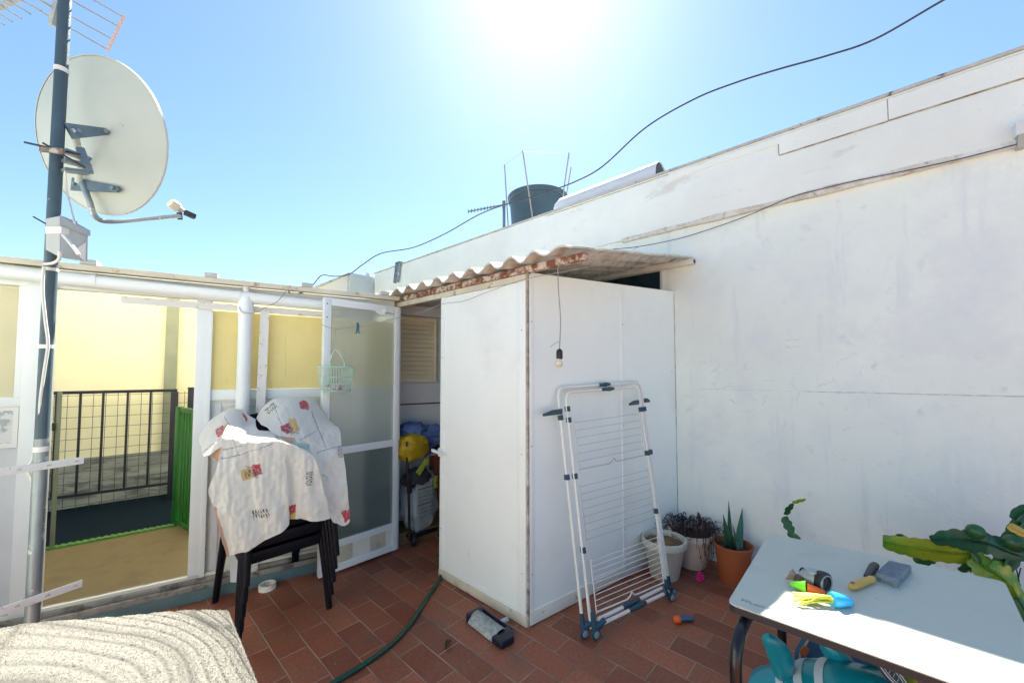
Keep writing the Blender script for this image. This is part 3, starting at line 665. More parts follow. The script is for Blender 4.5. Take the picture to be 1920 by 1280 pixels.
g = MB(); g.bx(-2.9, -.01, -.12, -.02, 2.1005, 2.112, .002, FM); g.bx(-2.9, -.01, -.135, -.12, 2.092, 2.126, .002, FM); g.build('roof_edge', M['cream'], t)
for s in (-1.845, -1.27, -.70, -.13):
    g = MB(); g.bx(s-.035, s+.035, -.14, -.05, 2.127, 2.158, .003, FM); g.build('roof_clip', M['greyplastic'], t)
g = MB(); A = [fw(-2.9, -.115, 2.116), fw(-.0, -.115, 2.116), fw(-.0, 2.78, 2.44), fw(-2.9, 2.78, 2.44)]; g.poly(A, (0, 0, .006)); g.build('roof_sheet', M['roofclear'], t)

# inside the porch
rl = frame((.616, 5.64), -11)
def rlp(x, y):
    p = rl.inverted() @ on_line(x, y, (.616, 5.64), -11); return p.x, p.z
ra = rlp(105, 737); rb = rlp(325, 729); rbot = rlp(322, 905)
zt_, zb_ = rb[1], rbot[1]
t = thing('black_railing', 'black steel railing with vertical bars in front of the yellow wall', 'railing', tuple(rl@V((-.4, 0, .1))), R(-11))
g = MB(); g.bx(-1.6, .02, -.015, .015, zt_-.03, zt_, .002, rl); g.build('top_rail', M['black'], t)
g = MB(); g.bx(-1.6, .02, -.012, .012, zb_-.012, zb_+.014, .002, rl); g.build('bottom_rail', M['black'], t)
g = MB(); g.bx(-.03, .03, -.03, .03, .104, zt_-.0305, .003, rl); g.build('post', M['black'], t)
for x in (285, 242, 196, 153, 108, 60):
    s = rlp(x-6, 830)[0]; g = MB(); g.bx(s-.009, s+.009, -.009, .009, zb_+.0145, zt_-.0305, .002, rl); g.build('bar', M['black'], t)
g = MB(); ml = frame((.62, 5.80), -10)
for k in range(26): x = -1.7+k*.09; g.cyl(ml@V((x, 0, .105)), ml@V((x, 0, 1.27)), .0022, n=5)
for k in range(11): z = .15+k*.11; g.cyl(ml@V((-1.7, .004, z)), ml@V((.55, .004, z)), .0022, n=5)
lone(g, 'wire_mesh_fence', M['wire'], 'thin square wire mesh fence behind the black railing', 'fence')
s = rlp(352, 735)
t = thing('mesh_post', 'short black post standing right of the black railing behind the green gate', 'post', tuple(ml@V((.16, -.03, .104))))
g = MB(); g.bx(.13, .19, -.06, -.01, .104, 1.30, .003, ml); g.build('shaft', M['black'], t)
g = MB(); g.bx(.125, .195, -.065, -.005, 1.3005, 1.315, .002, ml); g.build('cap', M['black'], t)
yl = frame((.56, 5.98), -8)
t = thing('yellow_wall', 'bright yellow rendered wall with stained base behind the porch railing', 'wall', tuple(yl@V((0, .1, -.25))), R(-8))
g = MB(); g.bx(-3, 2.8, 0, .2, -.25, 2.40, 0, yl); g.build('wall_face', M['yellow'], t)
pz = (yl.inverted()@on_line(210, 853, (.56, 5.98), -8)).z
g = MB(); g.bx(-3, 2.8, -.03, -.001, -.25, pz, .004, yl); g.build('plinth', M['plinth'], t)
pl = yl.inverted()@on_line(320, 700, (.56, 5.98), -8)
g = MB(); g.bx(pl.x-.055, pl.x+.055, -.045, -.001, pz+.001, 2.4, .003, yl); g.build('pilaster', M['yellowpost'], t)
# green gate
g0 = V((.545, 4.72, 0)); g1 = V((.615, 4.27, 0)); zg = at_y(330, 762, 4.7).z
t = thing('green_gate', 'bright green painted metal gate standing open inside the porch', 'gate', (.58, 4.5, .1))
def gb_(a, z0, z1, w, nm='bar', th=.02):
    p = g0.lerp(g1, a); d = (g1-g0).normalized(); g = MB(); g.bar(p-d*w/2+V((0, 0, (z0+z1)/2)), p+d*w/2+V((0, 0, (z0+z1)/2)), th, z1-z0, bev=.002); return g.build(nm, M['greengate'], t)
gb_(.09, .125, zg, .09, 'stile', .04); gb_(.97, .125, zg, .05, 'stile', .04)
for a in (.36, .52, .68, .83): gb_(a, .17, zg-.045, .022)
gb_(.55, zg-.044, zg-.004, .36, 'rail', .03); gb_(.55, .13, .168, .36, 'rail', .03)
# grey green door jamb at left of the opening, seen beside the pole
a = at_z(97, 1028, .1)
t = thing('gate_post', 'slim olive grey post with latch beside the black railing at the left', 'post', (a.x, a.y, .1))
zz = at_y(104, 735, a.y).z
g = MB(); g.bx(a.x-.012, a.x+.014, a.y-.02, a.y+.02, .1, zz, .003); g.build('shaft', M['olive'], t)
q = at_y(98, 800, a.y-.03); g = MB(); g.bx(q.x-.02, q.x+.02, a.y-.045, a.y-.0205, q.z-.03, q.z+.03, .004); g.build('latch', M['black'], t)

# ================================================================== POLE, DISH, ANTENNA
KD = 1.25; PD_ = 1.40*KD
pc = at_d(90, 600, PD_); PX, PY = pc.x, pc.y; PR = .0178*KD
t = thing('antenna_pole', 'tall blue grey painted steel pole holding the satellite dish', 'pole', (PX, PY, 0))
zj = at_d(70, 820, PD_).z
g = MB(); g.cyl((PX, PY, zj), (PX, PY, 4.6), PR, n=28); g.build('upper_tube', M['pole'], t)
g = MB(); g.cyl((PX, PY, 0), (PX, PY, zj), PR*1.04, n=28); g.build('lower_tube', M['polegalv'], t)
for yy, tl in ((115, .02), (505, -.01), (650, 0), (838, .03)):
    z = at_d(90, yy, PD_).z; g = MB(); g.tube([(PX+.0*1, PY, z-.008-tl*.2), (PX, PY, z+.009)], PR*1.10, 24); g.build('tape_wrap', M['tape'], t)
# brackets: slotted white bars across the foot of the pole
bd = V((.95, .31, 0)).normalized()
for i, (yy, ex) in enumerate(((874, .125), (1118, .14))):
    z = at_d(75, yy, PD_-.05).z; c = V((PX, PY, z)) - V((-.31, .95, 0))*(PR+.010)
    q = thing('slotted_bar', ('white rust spotted slotted bar clamped across the pole at knee height, the upper of two', 'white slotted bar clamped low across the pole just above the towel, the lower of two')[i], 'bracket', tuple(c), 0, 'slotted bars clamped to the antenna pole')
    g = MB(); g.bar(c-bd*.838, c+bd*ex, .008, .032, bev=.0015); br = g.build('bar', M['rustwhite'], q)
    g = MB()
    for k in range(9): e = c+bd*(ex-.03-k*.085)-V((-.31, .95, 0))*.0045; g.bar(e, e+bd*.014, .001, .008)
    g.build('slot', M['rustbeam'], br)
    g = MB(); g.ring(V((PX, PY, z)), V((0, 0, 1)), PR+.006, .005, 24, 8); g.build('clamp', M['polegalv'], q)
# dish
DD = 1.62*KD; dc = at_d(187.5, 258, DD); Rr = .3086*KD
dn = V((math.sin(R(54.3))*math.cos(R(12.4)), math.cos(R(54.3))*math.cos(R(12.4)), math.sin(R(12.4))))
t = thing('satellite_dish', 'large cream satellite dish seen from behind on the blue grey pole', 'satellite dish', tuple(dc))
prof = []
for k in range(13): r = Rr*k/12; prof.append((r, .062*(r/Rr)**2-.062))
prof += [(Rr*1.005, .008), (Rr*.985, .010), (Rr*.97, -.001)]
for k in range(12, -1, -1): r = Rr*.97*k/12; prof.append((r, .062*(r/Rr)**2-.058))
g = MB(); g.lathe(prof, dc, dn, n=72); ds = g.build('reflector', M['dish'], t)
g = MB(); g.lathe([(Rr*.99, -.004), (Rr*1.008, -.002), (Rr*1.01, .010), (Rr*.985, .012)], dc, dn, n=72); g.build('rim', M['dish'], ds)
def backp(x, y, off=0.0):     # point on the back of the dish under a pixel
    d = ray(x, y); best = None
    for k in range(200):
        D = (1.36+k*.003)*KD; p = CO+d*D; h = (p-dc).dot(dn); r = ((p-dc)-dn*h).length
        if h >= .062*(r/Rr)**2-.062: return p-dn*off
    return CO+d*DD
poleR = V((PX, PY, 0))
for (x0, y0, x1, y1) in ((126, 246, 203, 249), (147, 348, 228, 357)):
    a = at_d(x0, y0, PD_+.06) if x0 < 140 else backp(x0, y0, .02); b = backp(x1, y1, .012)
    g = MB(); w = 24*DD/CF/2
    up_ = UP; dirv = (b-a).normalized(); nn = dirv.cross(up_).normalized(); uu = nn.cross(dirv)
    g.poly([a+uu*w, a-uu*w, b-uu*w*.45, b+dirv*.012, b+uu*w*.45], nn*.012); arm = g.build('mount_arm', M['bracket'], t)
    g = MB()
    for f in (.08, .22, .93): c = a.lerp(b, f)-nn*.002; g.cyl(c, c-nn*.012 if nn.dot(FW) > 0 else c+nn*.024, .009, n=12)
    g.build('bolt', M['polegalv'], arm)
g = MB(); a = at_d(140, 250, PD_+.09); b = backp(160, 345, .03); g.tube([a, at_d(150, 300, 1.56*KD), b], .015, 10, flat=.7); g.build('back_strut', M['dish'], t)
g = MB(); z = at_d(100, 300, PD_).z; q = at_d(120, 300, PD_-.0)
for dz in (.045, 0, -.045):
    a = at_d(118, 300, PD_+.02)+V((0, 0, dz)); b = at_d(168, 305, PD_+.10)+V((0, 0, dz*.7-.02)); g.bar(a, b, .05, .014, bev=.003)
g.bar(at_d(150, 278, PD_+.07), at_d(168, 325, PD_+.09), .03, .03, bev=.004); g.build('pole_clamp', M['bracket'], t)
g = MB(); a = at_d(76, 280, PD_-.03); b = at_d(120, 284, PD_-.035); g.bar(a, b, .014, .022, bev=.003); g.build('clamp_bar', M['rustbrown'], t)
g = MB(); g.cyl(at_d(46, 267, PD_-.05), at_d(150, 290, PD_+.0), .0045, n=8); g.cyl(at_d(80, 268, PD_-.05), at_d(160, 315, PD_+.03), .0045, n=8); g.build('threaded_rod', M['black'], t)
g = MB(); g.tube(spline([backp(160, 340, .02), at_d(167, 375, 1.62*KD), at_d(176, 402, 1.64*KD), at_d(192, 414, 1.67*KD), at_d(225, 415, 1.72*KD), at_d(280, 410, 1.82*KD), at_d(338, 405, 1.92*KD)], 6), .0135, 12, flat=.9); g.build('feed_arm', M['polegalv'], t)
a = at_d(328, 386, 1.90*KD); b = at_d(346, 398, 1.94*KD)
g = MB(); g.lathe([(0, -.03), (.028, -.028), (.031, -.01), (.03, .015), (.017, .02), (.017, .045)], a, (b-a), n=24); lb = g.build('feed_horn', M['lnbcream'], t)
g = MB(); g.bar(b, at_d(366, 407, 1.98*KD), .03, .03, bev=.005); g.bar(at_d(338, 412, 1.93*KD), at_d(336, 398, 1.92*KD), .018, .03, bev=.003); g.build('converter_body', M['shelfdark'], lb)
# amplifier box strapped to pole
t = thing('amplifier_box', 'grey plastic amplifier box strapped to the pole below the dish', 'box', tuple(at_d(120, 490, PD_-.05)))
a = at_d(88, 445, PD_-.05); ex = (RT*.62+FW*.70).normalized()
def abox(s0, s1, z0, z1, t0, t1): 
    nn = ex.cross(V((0, 0, 1))).normalized(); Mx = Matrix(((ex.x, nn.x, 0, a.x), (ex.y, nn.y, 0, a.y), (ex.z, nn.z, 1, a.z), (0, 0, 0, 1)))
    return (s0, s1, t0, t1, z0, z1), Mx
sc1 = PD_/CF*1.05
ax_ = lambda x, y, D: at_d(x, y, D)
d0 = PD_-.035
P1 = [ax_(86, 410, d0), ax_(112, 405, d0), ax_(112, 482, d0), ax_(86, 468, d0)]
g = MB(); g.poly(P1, FW*.07); g.build('body', M['greyplastic'], t)
P2 = [ax_(112.5, 406, d0-.002), ax_(156, 430, d0+.06), ax_(155, 489, d0+.06), ax_(112.5, 481, d0-.002)]
g = MB(); g.poly(P2, FW*.02); g.build('cover', M['greyplastic'], t)
g = MB(); g.poly([ax_(112.5, 404, d0-.003), ax_(158, 429, d0+.06), ax_(158, 440, d0+.058), ax_(112.5, 420, d0-.006)], FW*.026); g.build('cover_lip', M['greyplastic'], t)
g = MB(); g.poly([ax_(85, 425, d0-.004), ax_(115, 425, d0-.008), ax_(115, 437, d0-.008), ax_(85, 438, d0-.004)], FW*.08); g.build('strap', M['tape'], t)
g = MB(); g.poly([ax_(138, 470, d0+.02), ax_(160, 455, d0+.052), ax_(159, 490, d0+.052)], FW*.003); g.build('torn_tape', M['tape'], t)
g = MB(); g.tube(spline([at_d(118, 440, PD_-.09), at_d(135, 460, PD_-.095), at_d(148, 478, PD_-.095)], 5), .006, 8); g.tube(spline([at_d(112, 470, PD_-.09), at_d(111, 485, PD_-.08), at_d(100, 493, PD_-.05), at_d(84, 495, PD_-.03)], 5), .006, 8); g.build('lead', M['whitecable'], t)
g = MB(); g.cyl(at_d(62, 406, PD_-.05), at_d(90, 422, PD_-.02), .003, n=6); g.build('bolt', M['black'], t)
# coax down the pole
g = MB(); g.tube(spline([at_d(x, y, PD_-.035) for x, y in ((82, 500), (80, 545), (85, 600), (90, 645), (84, 690), (77, 740), (73, 790), (70, 832), (62, 860), (52, 880), (60, 900), (62, 930))], 6), .0055, 8)
lone(g, 'coaxial_cable', M['whitecable'], 'white coaxial cable running loosely down the blue grey pole', 'cable')
g = MB(); g.tube(spline([at_d(122, 318, PD_+.02), at_d(126, 360, PD_+.05), at_d(134, 395, PD_+.02), at_d(140, 418, PD_-.04)], 6), .004, 8)
lone(g, 'dish_cable', M['whitecable'], 'short pale cable from the dish clamp down to the grey amplifier box', 'cable')
# yagi on top
AD = 1.50*KD
t = thing('grid_antenna', 'thin rod television antenna with pinkish end bar at the top of the pole', 'antenna', tuple(at_d(120, 20, AD)))
g = MB(); g.bar(at_d(97, 48, AD-.06), at_d(112, -10, AD-.06), .02, .03, bev=.003); g.build('bracket', M['greyplastic'], t)
g = MB(); g.bar(at_d(233, 29, AD), at_d(201, 96, AD), .008, .012, bev=.002); g.build('end_bar', M['pinkplastic'], t)
for (x0, y0, x1, y1) in ((230, 32, 60, -66), (220, 49, 60, -40), (207, 72, 60, -9), (200, 92, 60, 12)):
    g = MB(); g.cyl(at_d(x0, y0, AD), at_d(x1, y1, AD+.02), .0035, n=8); g.build('reflector_rod', M['greycable'], t)
g = MB(); g.bar(at_d(-40, 32, AD-.10), at_d(110, -38, AD-.02), .016, .02, bev=.002); g.build('boom', M['greyplastic'], t)
for (x0, y0, x1, y1) in ((-30, 23, 8, 47), (-22, 12, 23, 41), (-10, 4, 40, 35), (5, -6, 57, 27), (22, -9, 78, 21), (45, -17, 95, 13)):
    g = MB(); g.cyl(at_d(x0, y0, AD-.085), at_d(x1, y1, AD-.085), .003, n=8); g.build('director_rod', M['greycable'], t)

# ================================================================== CABLES
pp = [(1900, -70, 1.25), (1770, 0, 1.35), (1640, 74, 1.5), (1550, 105, 1.6), (1460, 130, 1.7), (1380, 155, 1.8), (1300, 187, 1.9), (1210, 240, 2.05), (1130, 312, 2.2), (1080, 340, 2.3), (1035, 357, 2.4), (990, 372, 2.5), (940, 386, 2.6), (895, 404, 2.7), (835, 438, 2.8), (775, 464, 2.9), (715, 475, 2.95), (680, 496, 3.0), (655, 514, 3.0), (628, 518, 3.0), (604, 516, 3.0), (590, 530, 3.0), (575, 546, 2.98), (545, 550, 2.94), (536, 547, 2.9)]
e_ = fw(fl(540, 552)[0], -.10, 2.118)
g = MB(); g.tube(spline([at_d(*q) for q in pp[:-1]]+[e_], 7), .0038, 8); lone(g, 'overhead_cable', M['cable'], 'thick dark overhead cable sweeping across the sky down to the porch roof', 'cable')
g = MB(); wpts = [(2000, 245), (1920, 267), (1800, 298), (1690, 322), (1600, 340), (1530, 357), (1480, 371), (1400, 405), (1330, 430), (1270, 448), (1200, 462), (1150, 468)]
g.tube(spline([at_x(x, y, X0-.045) for x, y in wpts[:-2]]+[at_x(1200, 462, X0-.2), at_x(1150, 467, X0-.75)], 6), .0031, 8); lone(g, 'wall_cable', M['cable'], 'thin dark cable strung along the upper part of the white wall', 'cable')
lp = [at_x(1200, 462, X0-.21), at_y(1130, 492, 1.10), at_y(1060, 509, 1.22), at_x(985, 523, xs-.035), at_x(920, 545, xs-.04), at_x(870, 564, xs-.05), at_x(830, 570, xs-.06), at_x(790, 585, xs-.12), at_y(755, 593, 2.90), at_y(705, 607, 2.91), at_y(660, 613, 2.91), at_y(632, 617, 2.91), at_y(612, 612, 2.925), at_y(602, 608, 2.943)]
g = MB(); g.tube(spline(lp, 6), .0018, 6); lone(g, 'clothes_line', M['greycable'], 'thin slack clothes line strung from the shed roof to the glass door', 'clothes line')
g = MB(); g.tube(spline([fw(*fl(538, 552)[:1], -.12, 2.10), at_d(520, 565, 2.75), at_d(500, 575, 2.72), at_d(478, 586, 2.70), at_d(455, 585, 2.68), at_d(448, 575, 2.68)], 6), .0025, 6); lone(g, 'loose_wire', M['greycable'], 'thin loose wire hanging over the gutter near the down pipe', 'wire')

# hanging bulb
by = 1.30
t = thing('hanging_bulb', 'bare light bulb in black socket hanging from the shed roof edge', 'light bulb', tuple(at_y(1048, 517, by)))
top = at_y(1046, 505, by); top.z = zroof(top.x, by)-.01
g = MB(); g.tube(spline([top, at_y(1047, 540, by), at_y(1051, 600, by), at_y(1049, 655, by)], 8), .0032, 8); g.tube(spline([at_y(1050, 640, by-.003), at_y(1042, 643, by-.01), at_y(1032, 650, by-.02)], 5), .0015, 6); g.build('cord', M['greycable'], t)
a = at_y(1049, 654, by); k = 1/360.
b = at_y(1048, 672, by); g = MB(); L_ = a.z-b.z
g.lathe([(0, 0), (.008, 0), (.0165, -.008), (.0185, -.02), (.0185, -L_), (.015, -L_-.003), (0, -L_-.003)], a, n=20); g.build('socket', M['black'], t)
g = MB(); g.lathe([(.012, .0), (.014, -.006), (.021, -.018), (.0225, -.028), (.018, -.040), (.008, -.047), (0, -.048)], b+V((0, 0, -.001)), n=24); g.build('bulb', M['bulbglass'], t)

# basket and peg
by = 2.905
c0 = at_y(625, 690, by); rx = (at_y(657, 690, by)-at_y(592, 690, by)).length/2
t = thing('peg_basket', 'mint green plastic basket of clothes pegs hanging from the clothes line', 'basket', tuple(at_y(625, 733, by)))
zt_, zm, zb = at_y(625, 688, by).z, at_y(625, 706, by).z, at_y(625, 732, by).z
g = MB(); ry = .055
def oval(s, z): return [V((c0.x+rx*s*math.cos(2*pi*k/40), by-.055+ry*s*math.sin(2*pi*k/40), z)) for k in range(41)]
for s, z, r in ((1, zt_, .006), (.97, zm, .004), (.9, (zm+zb)/2, .003), (.8, zb, .005)): g.tube(oval(s, z), r, 8, False)
A = oval(1, zt_); B = oval(.97, zm); D_ = oval(.8, zb)
for k in range(40): g.tube([A[k], B[k], D_[k]], .0018, 5)
g.bm.faces.new([g.bm.verts.new(p) for p in oval(.8, zb)[:-1]])
g.build('body', M['mint'], t)
g = MB(); h = at_y(626, 656, by)
g.tube(spline([V((c0.x-rx*.35, by-.055, zt_)), V((c0.x-rx*.33, by-.045, zt_+.05)), V((h.x, by-.03, h.z)), V((c0.x+rx*.42, by-.045, zt_+.05)), V((c0.x+rx*.45, by-.055, zt_))], 8), .004, 8); g.build('handle', M['mint'], t)
g = MB(); g.tube([h+V((0, -.03, -.002)), at_y(629, 617, 2.91)], .0015, 6); g.build('string', M['greycable'], t)
g = MB()
for k in range(46):
    a = rnd.uniform(0, 6.28); q = math.sqrt(rnd.random())*.68; p = V((c0.x+rx*q*math.cos(a), by-.055+ry*q*math.sin(a), zb+.012+.028*rnd.random())); d = V((rnd.uniform(-1, 1), rnd.uniform(-.3, .3), rnd.uniform(-.3, .6))).normalized()*.028
    g.bar(p-d, p+d, .008, .008)
pg = g.build('peg_heap', M['pegs'], t)
q = at_y(671, 612, 2.905); t = thing('blue_peg', 'single blue clothes peg clipped on the clothes line', 'clothes peg', tuple(q))
for s in (-1, 1):
    g = MB(); g.bar(q+V((.004*s, 0, .030)), q+V((.005*s, 0, -.02)), .010, .007, up=V((1, 0, 0))); g.bar(q+V((.005*s, 0, -.02)), q+V((.013*s, 0, -.055)), .010, .007, up=V((1, 0, 0))); g.build('jaw', M['pegblue'], t)

# ================================================================== DRYING RACK
BLo, BRo = V((1.938, 1.247, .04)), V((2.672, 1.037, .04))
TLo, TRo = at_y(1045, 727, 1.457), at_y(1200, 716, 1.295)
def RK(s, t_, n=0.0):
    p = BLo.lerp(BRo, s).lerp(TLo.lerp(TRo, s), t_); return p + V((-.24, -.95, .17))*n
t = thing('clothes_airer', 'white folded clothes airer with blue plastic joints leaning against the shed', 'clothes airer', (2.3, 1.15, 0))
def uframe(s0, s1, n, top, bot, r=.0095):
    g = MB(); c = .055; ct = .05
    pts = [RK(s0, bot, n), RK(s0, .5, n), RK(s0, top-ct, n)]
    for k in range(1, 6): a = pi/2*k/6; pts.append(RK(s0+c*(1-math.cos(a)), top-ct+ct*math.sin(a), n))
    pts += [RK(s0+c, top, n), RK(.5, top, n), RK(s1-c, top, n)]
    for k in range(1, 6): a = pi/2*k/6; pts.append(RK(s1-c+c*math.sin(a), top-ct+ct*math.cos(a), n))
    pts += [RK(s1, top-ct, n), RK(s1, .5, n), RK(s1, bot, n)]
    g.tube(pts, r, 12); return g.build('leg_frame', M['rackwhite'], t)
uframe(0, 1, 0, 1.0, .0); uframe(.052, .93, .022, .975, .0)
def wpanel(t0, t1, cnt, s0, s1, n, r, kink, mt, nm='wire_panel'):
    g = MB(); 
    g.tube([RK(s0, t0+.01, n), RK(s0, t1-.005, n)], r*1.5, 6); g.tube([RK(s1, t0+.01, n), RK(s1, t1-.005, n)], r*1.5, 6)
    for k in range(cnt):
        tt = t0+(t1-t0)*k/(cnt-1)
        if k == cnt-1 and kink:
            m = (s0+s1)/2; g.tube([RK(s0, tt, n), RK(m-.06, tt-.003, n), RK(m-.02, tt+.006, n), RK(m, tt+.018, n), RK(m+.02, tt+.004, n), RK(m+.06, tt, n), RK(s1, tt, n)], r*2.0, 8)
        else: g.tube([RK(s0, tt, n), RK(s1, tt, n)], r, 6)
    return g.build(nm, mt, t)
wpanel(.835, .628, 7, .11, .88, .024, .0017, True, M['rackwire'])
wpanel(.555, .335, 8, .10, .90, .022, .0017, False, M['rackwire'])
wpanel(.250, .055, 10, .10, .875, .040, .0022, True, M['rackwhite'])
def joint(s, tt, n, w=.020, h=.034):
    g = MB(); a = RK(s, tt-h/2/1.4, n); b = RK(s, tt+h/2/1.4, n); g.bar(a, b, .034, w, up=V((1, -.25, 0)).normalized(), bev=.004); g.build('joint', M['petrol'], t)
for s, tt, n in ((0, .865, 0), (.056, .90, .022), (.056, .85, .022), (.926, .855, .022), (1, .855, 0), (0, .605, 0), (.056, .605, .022), (.926, .635, .022), (1, .635, 0), (.056, .30, .022), (.926, .36, .022)): joint(s, tt, n)
for s, d, tt in ((0, -1, .893), (.905, -1, .895), (1, 1, .9)):
    L_ = .15 if s < .5 else (.10 if d < 0 else .055); a = RK(s, tt, .012); ex = (RK(1, .9)-RK(0, .9)).normalized()*d
    g = MB(); g.poly([a+V((0, 0, .016)), a+ex*L_*.5+V((0, 0, .014)), a+ex*L_+V((0, 0, -.002)), a+ex*L_+V((0, 0, -.016)), a+V((0, 0, -.016))], V((-.2, -.9, 0)).normalized()*.014); g.build('hook_arm', M['petrol'], t)
for n, tt in ((0, 1.0), (.03, .975)):
    g = MB(); a = RK(.45, tt, n); b = RK(.59, tt, n); g.tube([a, a.lerp(b, .15), a.lerp(b, .4), a.lerp(b, .6), a.lerp(b, .85), b], [.010, .0125, .0125, .0165, .0125, .010][:6], 12); g.build('top_joint', M['petrol'], t)
# feet, crossbars, wheels
exr = (BRo-BLo).normalized(); nr = V((-.25, -.97, 0)).normalized()
for (s, n, dirn) in ((0, 0, 1), (.062, .04, 1), (.925, .03, -1), (1, 0, -1)):
    a = RK(s, .06, n); b = RK(s, .0, n); c = V((b.x, b.y, .05)); hub = V((c.x, c.y, .030))+exr*(-.008*dirn)
    g = MB(); g.tube([a, b, c, hub], [.0125, .017, .018, .012], 12); g.tube([b+V((0, 0, .01)), c+exr*dirn*.03+nr*.01+V((0, 0, .012)), c+exr*dirn*.065+nr*.018+V((0, 0, .035))], [.018, .020, .0145], 12)
    ft = g.build('foot', M['petrol'], t)
    g = MB(); w0 = hub+nr*(.012); g.lathe([(0, 0), (.024, 0), (.030, .003), (.030, .013), (.025, .016), (0, .016)], w0, nr, n=28); wl = g.build('wheel', M['petrol'], t)
    g = MB(); g.lathe([(0, .0163), (.019, .0163), (.017, .020), (0, .020)], w0, nr, n=24); g.build('disc', M['wheelgrey'], wl)
for (s0, s1, n0, n1, z0, z1) in ((.10, .86, .035, .02, .085, .090), (.13, .90, .06, .045, .072, .070)):
    a = V((*BLo.lerp(BRo, s0)[:2], z0))+nr*n0; b = V((*BLo.lerp(BRo, s1)[:2], z1))+nr*n1
    g = MB(); g.cyl(a, b, .0105, n=12); cb = g.build('cross_bar', M['rackwhite'], t)
    g = MB(); g.tube([a.lerp(b, .36), a.lerp(b, .42), a.lerp(b, .54), a.lerp(b, .62)], [.0115, .0155, .0155, .0115], 12); g.build('bar_joint', M['petrol'], cb)

# ================================================================== CHAIR STACK
def make_chair():
    t = thing('stacking_chair', 'x', 'chair', (0, 0, 0), 0, 'black resin chairs in one stack')
    g = MB(); 
    def seat(u, v):
        x = (u-.5)*.44; y = -.25+.50*v; z = .46-.018*math.exp(-((u-.5)/.3)**2)*1.0+.012*(1-v)
        return V((x*(1-.06*v), y, z))
    ga = g.grid(seat, 14, 14); gb = g.grid(lambda u, v: seat(u, v)-V((0, 0, .022)), 14, 14)
    for j in range(14):
        for X in (0, 14): g.bm.faces.new((ga[X][j], ga[X][j+1], gb[X][j+1], gb[X][j])); g.bm.faces.new((ga[j][X], ga[j+1][X], gb[j+1][X], gb[j][X]))
    g.build('seat', M['chair'], t)
    g = MB(); g.bx(-.215, .215, -.262, -.238, .405, .468, .008); g.build('front_apron', M['chair'], t)
    for s in (-1, 1):
        g = MB(); g.bar((s*.213, -.22, .43), (s*.200, .22, .44), .022, .055, bev=.006); g.build('side_apron', M['chair'], t)
    for s in (-1, 1):
        g = MB(); g.tube([(s*.243, -.300, 0), (s*.228, -.262, .25), (s*.212, -.235, .455)], [.017, .021, .025], 12, flat=1.25); g.build('leg', M['chair'], t)
        g = MB(); g.tube([(s*.236, .310, 0), (s*.222, .262, .25), (s*.205, .225, .46)], [.017, .021, .024], 12, flat=1.25); g.build('leg', M['chair'], t)
    g = MB()
    def back(u, v):
        x = (u-.5)*(.42-.03*v); z = .47+.40*v; y = .22+.085*v+.03*(1-((u-.5)*2)**2)*.6
        if v > .85: z -= .05*abs((u-.5)*2)**3
        return V((x, y, z))
    ga = g.grid(back, 14, 12); gb = g.grid(lambda u, v: back(u, v)+V((0, .016, 0)), 14, 12)
    for j in range(12):
        for X in (0, 14): g.bm.faces.new((ga[X][j], ga[X][j+1], gb[X][j+1], gb[X][j]))
    for i in range(14):
        for X in (0, 12): g.bm.faces.new((ga[i][X], ga[i+1][X], gb[i+1][X], gb[i][X]))
    g.build('backrest', M['chair'], t)
    return t
ch = make_chair()
names = ['bottom black chair of the stack, its four feet on the tiles', 'black stacking chair second from the bottom of the stack', 'middle black chair of the stack of five', 'black stacking chair second from the top of the stack', 'top black chair of the stack, directly under the patterned tablecloth']
for k in range(5):
    o = ch if k == 0 else copy_tree(ch)
    o.location = (.823+.004*k, 2.872-.015*k, .085*k); o['label'] = names[k]

# ================================================================== PATTERNED TABLECLOTH
def z7(x, y): return 370+.2577*x, 730+.2577*y
def net_eval(net, u, v):
    nr_, nc = len(net), len(net[0])
    def cr(p, t_):
        n = len(p)-1; f = min(max(t_, 0), 1)*n; i = min(int(f), n-1); w = f-i
        a, b, c, d = p[max(i-1, 0)], p[i], p[i+1], p[min(i+2, n)]
        return tuple(0.5*((2*b[k])+(c[k]-a[k])*w+(2*a[k]-5*b[k]+4*c[k]-d[k])*w*w+(3*b[k]-a[k]-3*c[k]+d[k])*w**3) for k in range(3))
    return cr([cr(row, u) for row in net], v)
def rows(data): return [[(x, y, Y+dy) for (x, y, *dd) in r for dy in [dd[0] if dd else 0]] for (Y, r) in data]
netA = rows([
 (2.58, [(215, 262), (300, 268), (380, 292), (460, 292), (540, 312), (560, 320), (640, 360), (720, 400), (790, 430)]),
 (2.425, [(185, 330), (280, 350), (370, 365), (450, 372), (560, 372), (580, 374), (680, 400), (740, 425), (815, 450)]),
 (2.40, [(170, 440), (280, 462), (370, 440), (470, 408), (600, 395), (620, 397), (700, 425), (770, 455), (845, 490)]),
 (2.385, [(130, 600), (260, 590), (380, 600), (500, 590), (640, 590), (655, 590, .02), (705, 590, .02), (790, 585), (878, 560)]),
 (2.375, [(80, 740), (230, 750), (370, 760), (510, 770), (655, 780), (665, 780, .035), (712, 770, .02), (810, 750), (915, 720)]),
 (2.37, [(125, 900), (260, 910), (390, 900), (520, 890), (657, 870), (666, 850, .045), (713, 845, .02), (830, 840), (945, 830)]),
 (2.37, [(210, 1230), (325, 1185), (440, 1130), (550, 1065), (657, 1000), (667, 940, .05), (715, 948, .02), (840, 950), (965, 945)])])
